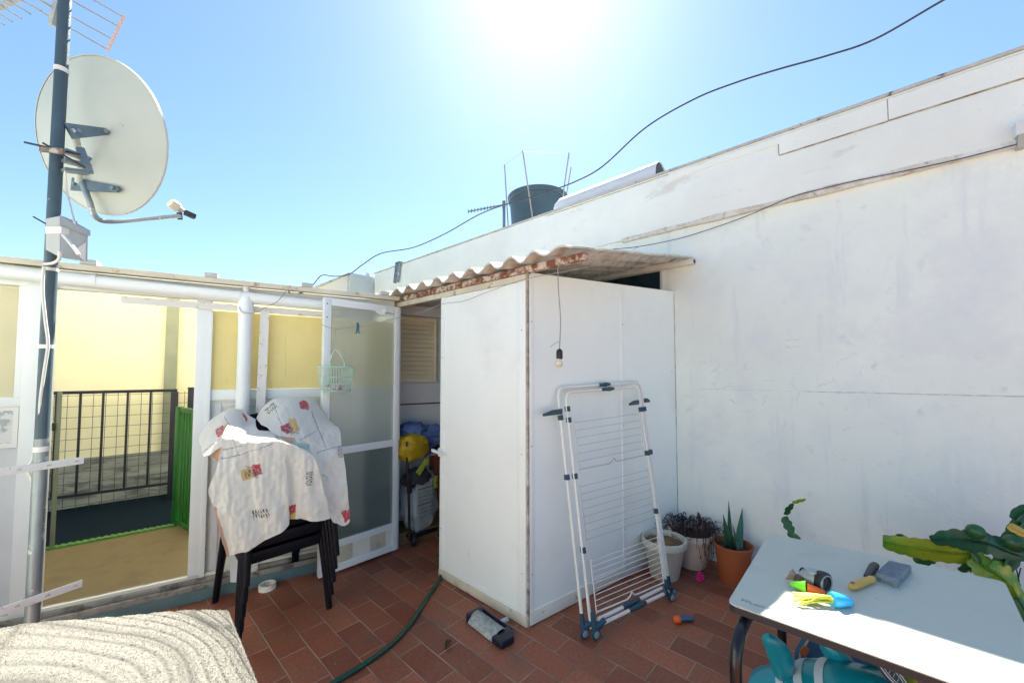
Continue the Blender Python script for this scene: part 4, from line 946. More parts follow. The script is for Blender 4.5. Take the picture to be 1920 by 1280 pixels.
netB = rows([
 (2.99, [(425, 218), (470, 150), (560, 85), (690, 75), (800, 90), (870, 130), (925, 190)]),
 (2.90, [(428, 212), (478, 130), (570, 66), (690, 52), (800, 66), (880, 110), (935, 170)]),
 (2.80, [(440, 232), (520, 170), (600, 120), (700, 108), (800, 130), (890, 185), (965, 225)]),
 (2.66, [(490, 270), (560, 245), (640, 215), (730, 220), (830, 255), (930, 285), (1032, 290)]),
 (2.56, [(550, 315), (620, 305), (700, 310), (790, 330), (880, 370), (965, 385), (1050, 410)]),
 (2.50, [(700, 390), (750, 395), (800, 415), (860, 465), (930, 465), (1000, 460), (1062, 480)]),
 (2.46, [(835, 470), (865, 520), (890, 560), (930, 600), (980, 600), (1030, 600), (1080, 600)]),
 (2.44, [(915, 740), (935, 750), (958, 770), (990, 780), (1025, 780), (1062, 770), (1096, 760)]),
 (2.43, [(955, 925), (982, 950), (1008, 968), (1040, 985), (1072, 990), (1097, 975), (1110, 950)])])
netC = rows([
 (2.96, [(60, 300), (95, 250), (165, 200), (240, 165), (315, 170), (365, 205), (420, 235)]),
 (2.88, [(42, 296), (88, 228), (160, 180), (240, 140), (320, 146), (372, 188), (425, 215)]),
 (2.78, [(16, 345), (72, 290), (142, 240), (222, 200), (300, 200), (352, 245), (425, 248)]),
 (2.64, [(14, 400), (78, 350), (150, 310), (215, 280), (290, 276), (362, 286), (435, 278)]),
 (2.54, [(40, 462), (100, 405), (152, 362), (205, 338), (290, 330), (375, 325), (500, 330)]),
 (2.48, [(58, 478), (95, 470), (140, 440), (190, 420), (290, 420), (380, 400), (520, 380)])])
netD = rows([
 (2.55, [(70, 440), (110, 400), (150, 365), (190, 345)]),
 (2.50, [(62, 472), (105, 455), (145, 430), (188, 405)]),
 (2.47, [(100, 492), (125, 490), (150, 480), (182, 450)]),
 (2.46, [(135, 520), (148, 530), (158, 538), (172, 500)])])
W_ = (.78, .75, .67); RED = (.52, .045, .06); YEL = (.66, .45, .14); DRK = (.06, .06, .08); LIN = (.33, .34, .36); PEA = (.62, .36, .22); TEA = (.42, .58, .56)
def seg(px, py, x0, y0, x1, y1):
    dx, dy = x1-x0, y1-y0; t_ = max(0, min(1, ((px-x0)*dx+(py-y0)*dy)/(dx*dx+dy*dy))); return math.hypot(px-x0-t_*dx, py-y0-t_*dy)
def inq(px, py, q):
    s = None
    for i in range(len(q)):
        x0, y0 = q[i]; x1, y1 = q[(i+1) % len(q)]; c = (x1-x0)*(py-y0)-(y1-y0)*(px-x0)
        if s is None: s = c > 0
        elif (c > 0) != s: return False
    return True
def tri(a): a = a % 1.0; return abs(2*a-1)*2-1
def zig(px, py, x0, y0, x1, y1, w, n):      # scribbled zigzag band
    L_ = math.hypot(x1-x0, y1-y0); ux, uy = (x1-x0)/L_, (y1-y0)/L_; a = (px-x0)*ux+(py-y0)*uy; b = -(px-x0)*uy+(py-y0)*ux
    if a < 0 or a > L_: return False
    return abs(b-w*.9*tri(a/L_*n)) < w*.30 or (abs(b) < w*.9 and abs((a/L_*n*2) % 1.0-.5) < .09)
quads = {'A': [([(312, 588), (398, 562), (415, 640), (333, 668)], YEL), ([(392, 556), (458, 536), (474, 608), (408, 640)], RED), ([(664, 843), (714, 843), (712, 905), (664, 905)], RED), ([(664, 905), (712, 905), (710, 945), (664, 945)], YEL)],
 'B': [([(738, 88), (790, 84), (812, 110), (808, 148), (748, 140)], RED), ([(660, 215), (715, 205), (745, 300), (680, 330)], YEL), ([(606, 265), (660, 250), (690, 300), (650, 325), (612, 300)], RED), ([(1048, 895), (1110, 870), (1112, 940), (1075, 970)], RED), ([(580, 335), (700, 350), (740, 410), (640, 390)], PEA), ([(690, 370), (810, 400), (820, 440), (720, 415)], TEA)],
 'C': [([(132, 290), (190, 255), (215, 310), (150, 352)], RED), ([(190, 258), (240, 235), (248, 285), (215, 310)], YEL), ([(322, 165), (340, 175), (366, 215), (350, 235)], RED)],
 'D': []}
lines = {'A': [(205, 190, 290, 462, 3), (180, 445, 330, 408, 3), (170, 505, 330, 470, 3), (330, 470, 545, 395, 3), (340, 600, 440, 640, 4), (345, 560, 470, 600, 3)],
 'B': [(832, 165, 935, 425, 3.5), (868, 462, 1045, 405, 3), (750, 362, 872, 298, 3), (560, 130, 615, 260, 2.5), (630, 280, 735, 320, 3), (660, 240, 700, 310, 3)],
 'C': [(205, 190, 250, 300, 3), (140, 300, 240, 290, 3), (40, 450, 170, 350, 3)], 'D': []}
zigs = {'A': [(398, 922, 522, 886, 34, 6), (815, 592, 812, 694, 26, 6)], 'B': [(500, 165, 568, 110, 24, 6), (1040, 412, 1040, 500, 18, 7), (620, 280, 700, 300, 18, 5)], 'C': [], 'D': []}
def printcol(k, x, y):
    c = W_
    if k == 'D': return PEA
    if k == 'A' and seg(x, y, 122, 880, 214, 1235) < 16: c = PEA
    wob = 5*noise.noise(V((x*.05, y*.05, 1)))
    for q, qc in quads[k]:
        if inq(x+wob, y+wob, q):
            c = qc if tri((x*.9+y*.4)/22+wob*.1) < .75 else tuple(.5*a+.5*b for a, b in zip(qc, W_))
    for q in zigs[k]:
        if zig(x+wob*.5, y, *q): c = DRK if c == W_ else (.16, .07, .08)
    if k == 'A':
        for i in range(3):
            if zig(x, y, 345, 625, 470, 585, 26, 5): c = (.15, .08, .09)
            break
    for x0, y0, x1, y1, w in lines[k]:
        if seg(x+wob, y+wob, x0, y0, x1, y1) < w: c = LIN
    return c
g = MB(); cols = []
for key, net, nu, nv in (('A', netA, 230, 230), ('B', netB, 180, 190), ('C', netC, 100, 80), ('D', netD, 24, 30)):
    for i in range(nu+1):
        for j in range(nv+1):
            pass
    def fn(u, v, key=key, net=net):
        x, y, Y = net_eval(net, u, v)
        w = noise.noise(V((x*.012, y*.006, ord(key))))*.013+noise.noise(V((x*.03, y*.02, 3)))*.005
        if key == 'A': w += .016*max(0, v-.25)*math.sin(u*26+1.5*math.sin(v*3))+.010*noise.noise(V((x*.030, y*.006, 8)))*(1-.3*v)+.004*noise.noise(V((x*.02+y*.02, y*.02, 18)))+.012*max(0, .35-v)*math.sin(u*38+y*.05)
        if key in 'BC': w += .018*noise.noise(V((x*.02+y*.012, 5, ord(key))))+.012*math.sin((x*.8-y*.5)*.05)*noise.noise(V((x*.01, y*.01, 9)))+.008*noise.noise(V((x*.035-y*.02, y*.03, 2)))
        px, py = z7(x, y); p = at_y(px, py, Y); cols.append(printcol(key, x, y))
        return p + V((.4*w, .8*w, w*.25))
    g.grid(fn, nu, nv)
o = lone(g, 'patterned_tablecloth', vcolmat('printed_cotton', .9, .25, 260, .3, .18), 'cream tablecloth with red and yellow printed motifs draped over the chair stack', 'tablecloth', recalc=False, smooth=180)
at_ = o.data.color_attributes.new('print', 'FLOAT_COLOR', 'POINT')
at_.data.foreach_set('color', [c for q in cols for c in (*q, 1.0)])

# ================================================================== TOWEL at the lower left
zt0 = .60
farL = [at_z(*q, zt0) for q in ((-260, 1222), (0, 1180), (60, 1168), (180, 1158), (300, 1150), (380, 1147), (425, 1147))]
nearL = [V((-.62, 1.25, zt0)), V((-.42, 1.22, zt0)), V((-.25, 1.2, zt0)), V((-.08, 1.18, zt0)), V((.10, 1.17, zt0)), V((.24, 1.16, zt0)), V((.338, 1.15, zt0))]
g = MB(); cols = []
NU, NV = 330, 300
farS, nearS = spline(farL, 20), spline(nearL, 20)
grv = []
def towel(u, v):
    uu = min(u, .93)/.93; vv = max(v-.08, 0)/.92
    f = uu*(len(farS)-1); i = min(int(f), len(farS)-2); w = f-i
    p = farS[i].lerp(farS[i+1], w).lerp(nearS[i].lerp(nearS[i+1], w), vv); p = V(p)
    p.z += .012*noise.noise(V((p.x*3, p.y*3, 0)))+.006
    if u > .93: a = (u-.93)/.07; p.z -= .10*a**1.4; p.x += .018*math.sin(a*pi/2)
    if v < .08: a = (.08-v)/.08; p.z -= .11*a**1.3; p.y += .02*math.sin(a*pi/2); p.x += .01*math.sin(a*pi/2)
    q = V((p.x-.0, p.y-.9, 0)); 
    a_ = u*1.02; b_ = (1-v)*.80
    rr = (a_**2.6+b_**2.6)**(1/2.6)+.05*noise.noise(V((u*2.4, v*2.4, 4)))
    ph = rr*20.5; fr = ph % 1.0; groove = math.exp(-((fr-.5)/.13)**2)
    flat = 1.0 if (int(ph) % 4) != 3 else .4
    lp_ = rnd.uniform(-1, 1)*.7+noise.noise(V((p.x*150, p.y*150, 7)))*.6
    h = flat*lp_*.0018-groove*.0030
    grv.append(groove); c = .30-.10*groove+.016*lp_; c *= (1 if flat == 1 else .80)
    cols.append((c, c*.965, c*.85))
    return p+V((.0015*rnd.uniform(-1, 1), .0015*rnd.uniform(-1, 1), h))
g.grid(towel, NU, NV)
tb_ = [(v.co.copy(), cols[i]) for i, v in enumerate(g.bm.verts)]; NT = len(tb_)
for q in range(62000):
    i_ = int(rnd.random()*NT); p, c = tb_[i_]
    if grv[i_] > .35: continue
    a1 = rnd.uniform(0, 6.283); d = V((math.cos(a1), math.sin(a1), 0)); h = rnd.uniform(.002, .0050); p = p+V((rnd.uniform(-.0015, .0015), rnd.uniform(-.0015, .0015), -.0006))
    t_ = p+V((rnd.uniform(-1, 1)*h*.9, rnd.uniform(-1, 1)*h*.9, h)); k_ = rnd.uniform(.8, 1.2)
    g.bm.faces.new((g.bm.verts.new(p-d*.0011), g.bm.verts.new(p+d*.0011), g.bm.verts.new(t_))); cols += [tuple(x*k_ for x in c)]*3
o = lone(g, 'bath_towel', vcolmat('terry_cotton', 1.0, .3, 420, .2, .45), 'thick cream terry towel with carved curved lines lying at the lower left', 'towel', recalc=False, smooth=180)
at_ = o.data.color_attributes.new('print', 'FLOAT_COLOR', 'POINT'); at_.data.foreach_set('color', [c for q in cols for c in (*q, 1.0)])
t = thing('lounger', 'pale lounger hidden under the cream terry towel', 'lounger', (-.1, 1.5, 0))
fl_ = [farL[0].lerp(nearL[0], .12), farL[-1].lerp(nearL[-1], .12), nearL[-1], nearL[0]]
fl_ = [V((p.x, p.y, .505)) for p in fl_]; fl_[1].x -= .05; fl_[2].x -= .05; fl_[0].x += .0
g = MB(); g.poly(fl_, (0, 0, .07)); g.build('cushion', M['lounger'], t)
cen = sum(fl_, V((0, 0, 0)))/4
for p in fl_:
    q = p.lerp(cen, .15); g = MB(); g.cyl((q.x, q.y, 0), (q.x, q.y, .504), .02, n=12); g.build('leg', M['lounger'], t)

# ================================================================== FLOOR ITEMS
hp = [at_z(*q, .0125) for q in ((835, 1060), (826, 1080), (815, 1100), (800, 1122), (770, 1168), (735, 1206), (680, 1246), (622, 1281), (560, 1320), (470, 1365))]
hp = [V((1.95, 2.62, .0125)), V((1.86, 2.47, .0125))]+hp[1:]
g = MB(); g.tube(spline(hp, 8), .0125, 14); lone(g, 'garden_hose', M['hose'], 'dark green garden hose curving across the tiles from the shed door', 'hose')
a = at_z(497, 1098); a.y -= .05; g = MB(); g.lathe([(.042, 0), (.052, 0), (.052, .036), (.042, .036), (.042, 0)], (a.x, a.y, 0), n=40)
lone(g, 'tape_roll', M['tape'], 'roll of white tape standing on the tiles beside the teal kerb', 'tape roll')
# broom head
a, b = at_z(888, 1149, .03), at_z(948, 1194, .03); ax = (b-a).normalized(); nx = V((-ax.y, ax.x, 0)); Lb = (b-a).length
t = thing('brush_head', 'navy and pale bristled broom head lying on the tiles by the shed corner', 'brush', tuple(((a+b)/2).xy.to_3d()))
Mb = Matrix(((ax.x, nx.x, 0, a.x), (ax.y, nx.y, 0, a.y), (0, 0, 1, 0), (0, 0, 0, 1)))
g = MB()
def bris(u, v):
    x = .02+(Lb-.06)*u; y = -.058+.115*v; w = math.sin(v*pi)
    return Mb@V((x+.004*noise.noise(V((u*40, v*3, 0))), y+.004*noise.noise(V((u*60, v*40, 2))), .006+.046*w**.6+.006*noise.noise(V((u*50, v*4, 1)))))
g.grid(bris, 60, 24)
for k in range(260):
    u, v = rnd.random(), rnd.random()*.96; p = bris(u, v); q = bris(u+rnd.uniform(-.02, .02), max(0, v-.12)); g.tube([p+V((0, 0, .001)), q+V((0, 0, .003))], .0012, 4)
g.build('bristles', M['bristle'], t, recalc=False)
g = MB(); g.poly([Mb@V(p) for p in ((Lb-.05, -.062, .0), (Lb+.03, -.055, .0), (Lb+.035, .03, .0), (Lb+.0, .066, .0), (Lb-.06, .064, 0))], (0, 0, .040)); bmesh.ops.bevel(g.bm, geom=list(g.bm.edges), offset=.009, segments=3, affect='EDGES', profile=.6); g.build('end_cap', M['navy'], t)
g = MB(); g.poly([Mb@V(p) for p in ((-.015, .064, .0), (-.012, -.050, .0), (.02, -.062, .0), (.03, .0, .0), (.035, .064, 0))], (0, 0, .045)); bmesh.ops.bevel(g.bm, geom=list(g.bm.edges), offset=.006, segments=2, affect='EDGES', profile=.6); g.build('end_cap', M['navy'], t)
g = MB(); g.bx(.0, Lb-.02, .058, .070, .0, .040, .004, Mb); g.build('back_bar', M['navy'], t)
c = Mb@V((Lb*.62, .085, .030)); g = MB(); g.cyl(c-nx*.02, c+nx*.03, .016, .013, 16); g.build('handle_socket', M['greyplastic'], t)
# dry leaf
a = at_z(840, 1210); g = MB()
def lf(u, v):
    x = (u-.5)*.075; w = .016*math.sin(pi*u)**.7; y = (v-.5)*2*w; return V((a.x+x*.8+y*.5, a.y+x*.6-y*.8, .004+.016*abs(v-.5)*2*math.sin(pi*u)+.006*noise.noise(V((u*5, v*5, 0)))+.004))
g.grid(lf, 14, 8); g.tube([lf(1, .5), lf(1, .5)+V((.02, .012, 0))], .0012, 5); lone(g, 'dry_leaf', M['leaf'], 'small curled brown dry leaf on the tiles beside the hose', 'leaf', recalc=False)
g = MB()
def fleck(x, y, r):
    d = V((rnd.uniform(-1, 1), rnd.uniform(-1, 1), 0)).normalized()*r; g.bar((x-d.x, y-d.y, .0022), (x+d.x, y+d.y, .0022+rnd.uniform(0, .002)), r*rnd.uniform(.5, 1.3), .0025)
for k in range(90): fleck(rnd.uniform(.7, 1.77), rnd.uniform(1.3, 2.9), rnd.uniform(.0015, .004))
for k in range(90): x = rnd.uniform(1.9, 3.1); fleck(x, 1.5-.176*(x-1.775)-abs(rnd.gauss(0, .09))-.03, rnd.uniform(.0015, .006))
for k in range(60): fleck(X0-abs(rnd.gauss(0, .15))-.02, rnd.uniform(.4, 1.15), rnd.uniform(.002, .007))
for k in range(40): fleck(xs-.015-abs(rnd.gauss(0, .05)), rnd.uniform(1.53, 2.35), rnd.uniform(.0015, .004))
tag(g.build('floor_grit', M['drychips']), 'specks of grit and dry leaf scattered over the terrace tiles', 'grit', kind='stuff')
# balloons / bits
def balloon(c, ang, mcap, mtail, nm, label, cat='balloon'):
    t = thing(nm, label, cat, (c.x, c.y, c.z-.02)); d = V((math.cos(ang), math.sin(ang), 0)); g = MB()
    g.lathe([(0, -.028), (.014, -.026), (.021, -.014), (.021, .002), (.015, .012), (0, .014)], c, d, n=20); g.build('neck', mcap, t)
    for k in (-1, 0, 1):
        e = V((-d.y, d.x, 0)); g = MB(); g.tube(spline([c+d*.005+e*k*.008, c+d*.04+e*k*.014+V((0, 0, .002)), c+d*.085+e*k*.012+V((0, 0, -.008)), c+d*.105+e*k*.008+V((0, 0, -.012))], 5), [.007+.003*math.sin(pi*i/15) if i < 14 else .003 for i in range(16)], 8, flat=.7); g.build('tail', mtail, t)
    return t
a = at_z(1272, 1160, .021); b = at_z(1305, 1156, .01); balloon(a, math.atan2(b.y-a.y, b.x-a.x), M['orange'], M['pegblue'], 'water_balloon_cap', 'orange capped toy with blue tails lying on the tiles near the table', 'toy')
a = at_z(1312, 1083, .02); t = thing('pink_scrap', 'crumpled bright pink rubber scrap on the tiles in front of the pots', 'scrap', (a.x, a.y, 0))
g = MB(); g.merge(blob((a.x, a.y, .026), (.028, .024, .026), .55, 3.2, 5)); g.build('crumple', M['pink'], t)
g = MB(); g.merge(blob((a.x-.002, a.y+.002, .058), (.011, .010, .014), .5, 3, 8)); g.build('knot', M['pink'], t)

# ================================================================== POTS
def pot(c, rt_, rb_, h, m, nm, label, cat='plant pot', band=True, soilm=None):
    t = thing(nm, label, cat, c)
    th = .012; g = MB(); prof = [(0, .001), (rb_*.96, .001), (rb_, .008), (rt_*.90, h*.80)]
    prof += [(rt_*.93, h*.815), (rt_*1.0, h*.83), (rt_*1.02, h*.97), (rt_*1.0, h), (rt_*.92, h), (rt_*.88, h*.95), (rt_*.86, h*.80), (0, h*.80)] if band else [(rt_, h*.97), (rt_*1.03, h*.98), (rt_*1.02, h), (rt_*.94, h), (rt_*.90, h*.8), (0, h*.8)]
    g.lathe(prof, c, n=48); body = g.build('pot_body', m, t)
    g = MB(); g.grid(lambda u, v: V((c[0]+rt_*.86*v*math.cos(6.2832*u), c[1]+rt_*.86*v*math.sin(6.2832*u), c[2]+h*.86+.012*noise.noise(V((9*v*math.cos(6.2832*u), 9*v*math.sin(6.2832*u), rt_*50))))), 40, 10); g.build('soil', soilm or M['soil'], t, recalc=False)
    return t
p1 = V((2.905, 1.165, 0)); t1 = pot(p1, .157, .10, .275, M['potwhite'], 'plant_pot', 'large off white plastic pot of dry soil behind the foot of the airer', soilm=M['drychips'])
g = MB()
for k in range(90):
    a, q = rnd.uniform(0, 6.28), .13*math.sqrt(rnd.random()); p = V((p1.x+q*math.cos(a), p1.y+q*math.sin(a), .275*.88+rnd.uniform(0, .02))); d = V((rnd.uniform(-1, 1), rnd.uniform(-1, 1), rnd.uniform(-.2, .7))).normalized()*rnd.uniform(.008, .022); g.bar(p-d, p+d, rnd.uniform(.004, .012), .002)
g.build('dry_litter', M['drychips'], t1)
p_ = [k for k in t1.children if k.name.startswith('pot_body')][0]
g = MB(); q = V((.55, -.83, 0)); g.bx(-.011, .011, -.003, .003, .12, .17, .002, Matrix.Translation(p1+V((.11, -.065, 0)))@Matrix.Rotation(R(35), 4, 'Z')); g.build('sticker', M['pegblue'], p_)
p2 = V((3.215, 1.075, 0)); t2 = pot(p2, .165, .105, .26, M['potcream'], 'plant_pot', 'pinkish clay pot of withered dark trailing stems in the corner of the walls')
g = MB()
for k in range(130):
    a = rnd.uniform(0, 6.28); q = .15*math.sqrt(rnd.random()); p = V((p2.x+q*math.cos(a), p2.y+q*math.sin(a), .225)); o_ = V((math.cos(a), math.sin(a), 0)); pts = [p]
    hgt = rnd.uniform(.03, .12); out = rnd.uniform(.02, .13); droop = rnd.uniform(0, .16) if rnd.random() < .45 else 0
    pts.append(p+V((0, 0, hgt))+o_*out*.3); pts.append(p+V((rnd.uniform(-.03, .03), rnd.uniform(-.03, .03), hgt*1.05))+o_*out*.8); e = p+o_*out*1.15+V((rnd.uniform(-.03, .03), rnd.uniform(-.03, .03), hgt-droop-.03)); 
    e.x = min(e.x, X0-.02); pts.append(e); pts = [V((min(w.x, X0-.015), w.y, w.z)) for w in pts]
    sp_ = spline(pts, 4); g.tube(sp_, .0016, 4)
    for j in range(3, len(sp_), 2):
        if rnd.random() < .7: d = V((rnd.uniform(-1, 1), rnd.uniform(-1, 1), rnd.uniform(-1, 1))).normalized()*.009; g.bar(sp_[j]-d, sp_[j]+d, .008, .002)
g.build('withered_stems', M['dryplant'], t2)
p3 = V((3.165, .77, 0)); t3 = pot(p3, .128, .092, .265, M['potterra'], 'plant_pot', 'terracotta pot with a spiky green aloe against the white wall', band=False)
def leafspike(g, b, tip, w, bend):
    m = b.lerp(tip, .5)+bend; pts = [b.lerp(m, k/6*1.0).lerp(m.lerp(tip, k/6), k/6) for k in range(7)]
    pts = spline(pts, 2); n = len(pts); g.tube(pts, [max(.0012, w*(1-(i/(n-1))**1.6)) for i in range(n)], 10, flat=.45)
for (tx, ty, dY, w) in ((1366, 938, 0, .016), (1409, 934, -.02, .021), (1356, 963, .0, .018), (1415, 963, .02, .013), (1384, 970, .05, .010), (1340, 1000, .04, .010), (1424, 1000, -.04, .010), (1372, 1000, -.06, .014), (1395, 990, .03, .012)):
    tip = at_y(tx, ty, p3.y+dY); tip.x = min(tip.x, X0-.02); w *= 1.4; g = MB(); b = V((p3.x+rnd.uniform(-.03, .03)+.02, p3.y+rnd.uniform(-.03, .03), .21)); leafspike(g, b, tip, w, V((0, 0, .02))); g.build('leaf', M['aloe'], t3)
# small leaf cactus
p4 = V((3.12, .30, 0)); t4 = pot(p4, .10, .075, .19, M['potterra'], 'plant_pot', 'small pot behind the table with a scalloped leaf cactus climbing the white wall', band=True)
def flatstem(g, pts, w, th, notch=0, seed=0, tw=0.0, nfreq=7.0, nrm=None):
    pts = spline([V(p) for p in pts], 8); n = len(pts); ws = w if callable(w) else (lambda f: w*(math.sin(pi*min(1, f*1.02+.04))**.35))
    L_ = []; acc = 0
    for i in range(n): acc += (pts[i]-pts[i-1]).length if i else 0; L_.append(acc)
    top, bot, ma, mb_ = [], [], [], []
    for i in range(n):
        f = i/(n-1); T = (pts[min(i+1, n-1)]-pts[max(i-1, 0)]).normalized(); N_ = nrm or -FW; s = T.cross(N_).normalized(); N2 = s.cross(T)
        ww = ws(f); k1 = 1-notch*(abs((L_[i]*nfreq/ .1) % 1.0-.5)*2)**2 if notch else 1; k2 = 1-notch*(abs((L_[i]*nfreq/.1+.4) % 1.0-.5)*2)**2 if notch else 1
        top.append(g.bm.verts.new(pts[i]+s*ww*k1)); bot.append(g.bm.verts.new(pts[i]-s*ww*k2)); ma.append(g.bm.verts.new(pts[i]+N2*th*(1-.8*abs(2*f-1)**4))); mb_.append(g.bm.verts.new(pts[i]-N2*th*(1-.8*abs(2*f-1)**4)))
    for i in range(n-1):
        for A, B in ((top, ma), (ma, bot), (bot, mb_), (mb_, top)): g.bm.faces.new((A[i], A[i+1], B[i+1], B[i]))
XL = 3.20
for (pts, w, m) in (([(1476, 1001), (1488, 1004), (1502, 1010)], .020, 'cactdark'), ([(1470, 968), (1478, 985), (1488, 1001)], .034, 'cactdark'), ([(1474, 965), (1478, 955), (1488, 943)], .024, 'cactdark'), ([(1486, 942), (1498, 939), (1512, 935)], .014, 'cactlime')):
    g = MB(); flatstem(g, [at_x(x, y, XL) for x, y in pts], w, .004, .35, nfreq=2.5); g.build('leaf_stem', M[m], t4)
g = MB(); g.tube(spline([V((p4.x, p4.y, .165)), V((3.16, .36, .35)), at_x(1502, 1012, XL)], 6), .006, 8); g.build('stalk', M['cactdark'], t4)
# big cactus
p5 = V((3.02, -.62, 0)); t5 = pot(p5, .16, .12, .30, M['potterra'], 'plant_pot', 'big sprawling yellow green and dark green leaf cactus at the right edge behind the table', 'plant')
XC = 2.95
def cst(pts, w, th, m, notch=.28, X=XC, nf=3.2, nm='cactus_stem'):
    g = MB(); P = [at_x(x, y, X+dx) for (x, y, *r) in pts for dx in [r[0] if r else 0]]; flatstem(g, P, w, th, notch, nfreq=nf)
    # third wing
    flatstem(g, P, (w*.62 if not callable(w) else (lambda f: w(f)*.6)), th*.8, notch, nfreq=nf, nrm=(UP*.9+FW*.2).normalized()); return g.build(nm, M[m], t5)
cst([(1655, 1014), (1690, 1022), (1740, 1030), (1790, 1036), (1820, 1038), (1836, 1052)], lambda f: .060*math.sin(pi*min(1, .10+f*.80))**.5, .012, 'cactlime', .13, nf=2.4)
cst([(1822, 1042), (1845, 1062), (1872, 1078), (1892, 1112), (1915, 1160), (1935, 1200)], lambda f: .062*(.6+.6*math.sin(pi*min(1, f*1.1))), .016, 'cactlime', .18)
cst([(1748, 1014), (1775, 1009), (1810, 1012), (1850, 1018), (1890, 1034), (1940, 1050)], .056, .012, 'cactteal', .2, X=XC-.06, nf=2.4)
cst([(1745, 1012), (1780, 1010), (1815, 1020), (1835, 1028)], .030, .01, 'cactdark', .3, X=XC-.03)
cst([(1868, 1078), (1885, 1055), (1900, 1020), (1915, 985), (1945, 930)], .075, .018, 'cactdark', .12, X=XC+.05, nf=2)
cst([(1672, 1008), (1690, 1006), (1705, 1014)], .018, .006, 'cactdark', .3, X=XC+.03)
cst([(1712, 1044), (1735, 1052), (1755, 1050)], .026, .008, 'cactdark', .3, X=XC+.03)
cst([(1800, 1070), (1818, 1062), (1830, 1068)], .030, .010, 'cactdark', .2, X=XC+.03)
cst([(1822, 1032), (1830, 1042), (1840, 1056)], .018, .006, 'cactdark', .2, X=XC-.02)
cst([(1905, 1120), (1922, 1150), (1945, 1190)], .030, .012, 'cactdark', .15, X=XC-.05)
cst([(1890, 984), (1905, 992), (1935, 1008)], .020, .008, 'cactyellow', .1, X=XC-.08)
cst([(1905, 975), (1918, 962), (1945, 950)], .05, .012, 'cactteal', .1, X=XC-.05)
for (x, y, r) in ((1829, 996, .034), (1903, 1018, .038)):
    c = at_x(x, y, XC-.09); g = MB(); g.ell(c, (r*.8, r, r), nu=18, nv=12); g.ell(c-FW*r*.6, (r*.4, r*.4, r*.4), nu=12, nv=8); g.build('bud', M['cactdark'], t5)
g = MB(); g.tube(spline([V((p5.x, p5.y, .25)), at_x(1930, 1200, XC), at_x(1935, 1150, XC+.02)], 5), .02, 8)
for k in range(4):
    x = 1890+k*8; a = at_x(x, 1060+rnd.uniform(-15, 10), XC+.12); b = at_x(x+rnd.uniform(-8, 8), 1125+rnd.uniform(-20, 20), XC+.12); g.tube(spline([a, a.lerp(b, .5)+V((.0, rnd.uniform(-.02, .02), 0)), b], 4), .0025, 5)
g.build('aerial_root', M['dryplant'], t5)

# ================================================================== TABLE
zt_ = .72
tb = [V((2.231+.01, .387, zt_)), V((1.481, .382, zt_)), V((1.492, -.300, zt_)), V((2.330, -.338, zt_))]
t = thing('garden_table', 'pale grey topped table with black tube legs at the lower right', 'table', (1.88, .03, 0))
def rounded(P, r, z):
    out = []; n = len(P)
    for i in range(n):
        a, b, c = P[i-1], P[i], P[(i+1) % n]; d0 = (a-b).normalized(); d1 = (c-b).normalized()
        for k in range(7):
            q = k/6; out.append(V((*(b+d0*r*(1-q)**2+d1*r*q**2).xy, z)))
    return out
g = MB(); g.poly(rounded(tb, .03, zt_-.004), (0, 0, .004)); g.build('top_surface', M['tabletop'], t)
g = MB(); g.poly(rounded(tb, .03, zt_-.026), (0, 0, .0215)); g.build('edge_band', M['edge'], t)
cx, cy = 1.88, .03
def hoop(x0, x1, y, nm='leg_frame'):
    r = .085; z1 = zt_-.05; pts = [V((x0, y, .02)), V((x0, y, .3)), V((x0, y, z1-r))]
    for k in range(1, 8): a = pi/2*k/8; pts.append(V((x0+r*(1-math.cos(a)), y, z1-r+r*math.sin(a))))
    pts += [V((x0+r, y, z1)), V((x1-r, y, z1))]
    for k in range(1, 8): a = pi/2*k/8; pts.append(V((x1-r+r*math.sin(a), y, z1-r+r*math.cos(a))))
    pts += [V((x1, y, z1-r)), V((x1, y, .3)), V((x1, y, .02))]
    return pts
lx0 = at_y(1380, 1270, .335); lx1 = at_y(1437, 1200, .335)
for y in (.335, -.27):
    P = hoop(lx0.x, 2.16, y)
    half_ = len(P)//2
    g = MB(); g.tube(P[:half_+1], .0175, 14, flat=1.0); lg = g.build('leg', M['blackpaint'], t)
    g = MB(); g.cyl((P[0].x, P[0].y, 0), (P[0].x, P[0].y, .03), .024, n=14); g.build('foot_cap', M['rubber'], lg)
    g = MB(); g.tube(P[half_:], .0175, 14, flat=1.0); lg = g.build('leg', M['blackpaint'], t)
    g = MB(); g.cyl((P[-1].x, P[-1].y, 0), (P[-1].x, P[-1].y, .03), .024, n=14); g.build('foot_cap', M['rubber'], lg)
g = MB()
for x in (1.62, 2.1): g.bx(x-.015, x+.015, -.28, .345, zt_-.030, zt_-.0265)
g.build('cross_rail', M['blackpaint'], t)
# faded print on the corner
def text_mesh(body, size, M4, name, m, parent):
    cu = bpy.data.curves.new('txt', 'FONT'); cu.body = body; cu.size = size; cu.extrude = .0002
    to = bpy.data.objects.new('txt', cu); C.objects.link(to); bpy.context.view_layer.update()
    me = bpy.data.meshes.new_from_object(to.evaluated_get(bpy.context.evaluated_depsgraph_get()))
    bpy.data.objects.remove(to); me.transform(WM[parent.name].inverted() @ M4); me.name = name
    o = bpy.data.objects.new(name, me); C.objects.link(o); me.materials.append(m); o.parent = parent; WM[o.name] = WM[parent.name]; return o
a, b = at_z(1388, 1125.5, zt_+.0006), at_z(1427, 1138, zt_+.0006); xd = (b-a).normalized(); yd = V((-xd.y, xd.x, 0))
M4 = Matrix(((xd.x, yd.x, 0, a.x), (xd.y, yd.y, 0, a.y), (0, 0, 1, a.z), (0, 0, 0, 1)))
tm = text_mesh('FFLomRar', .0265, M4, 'print', M['ink'], t)
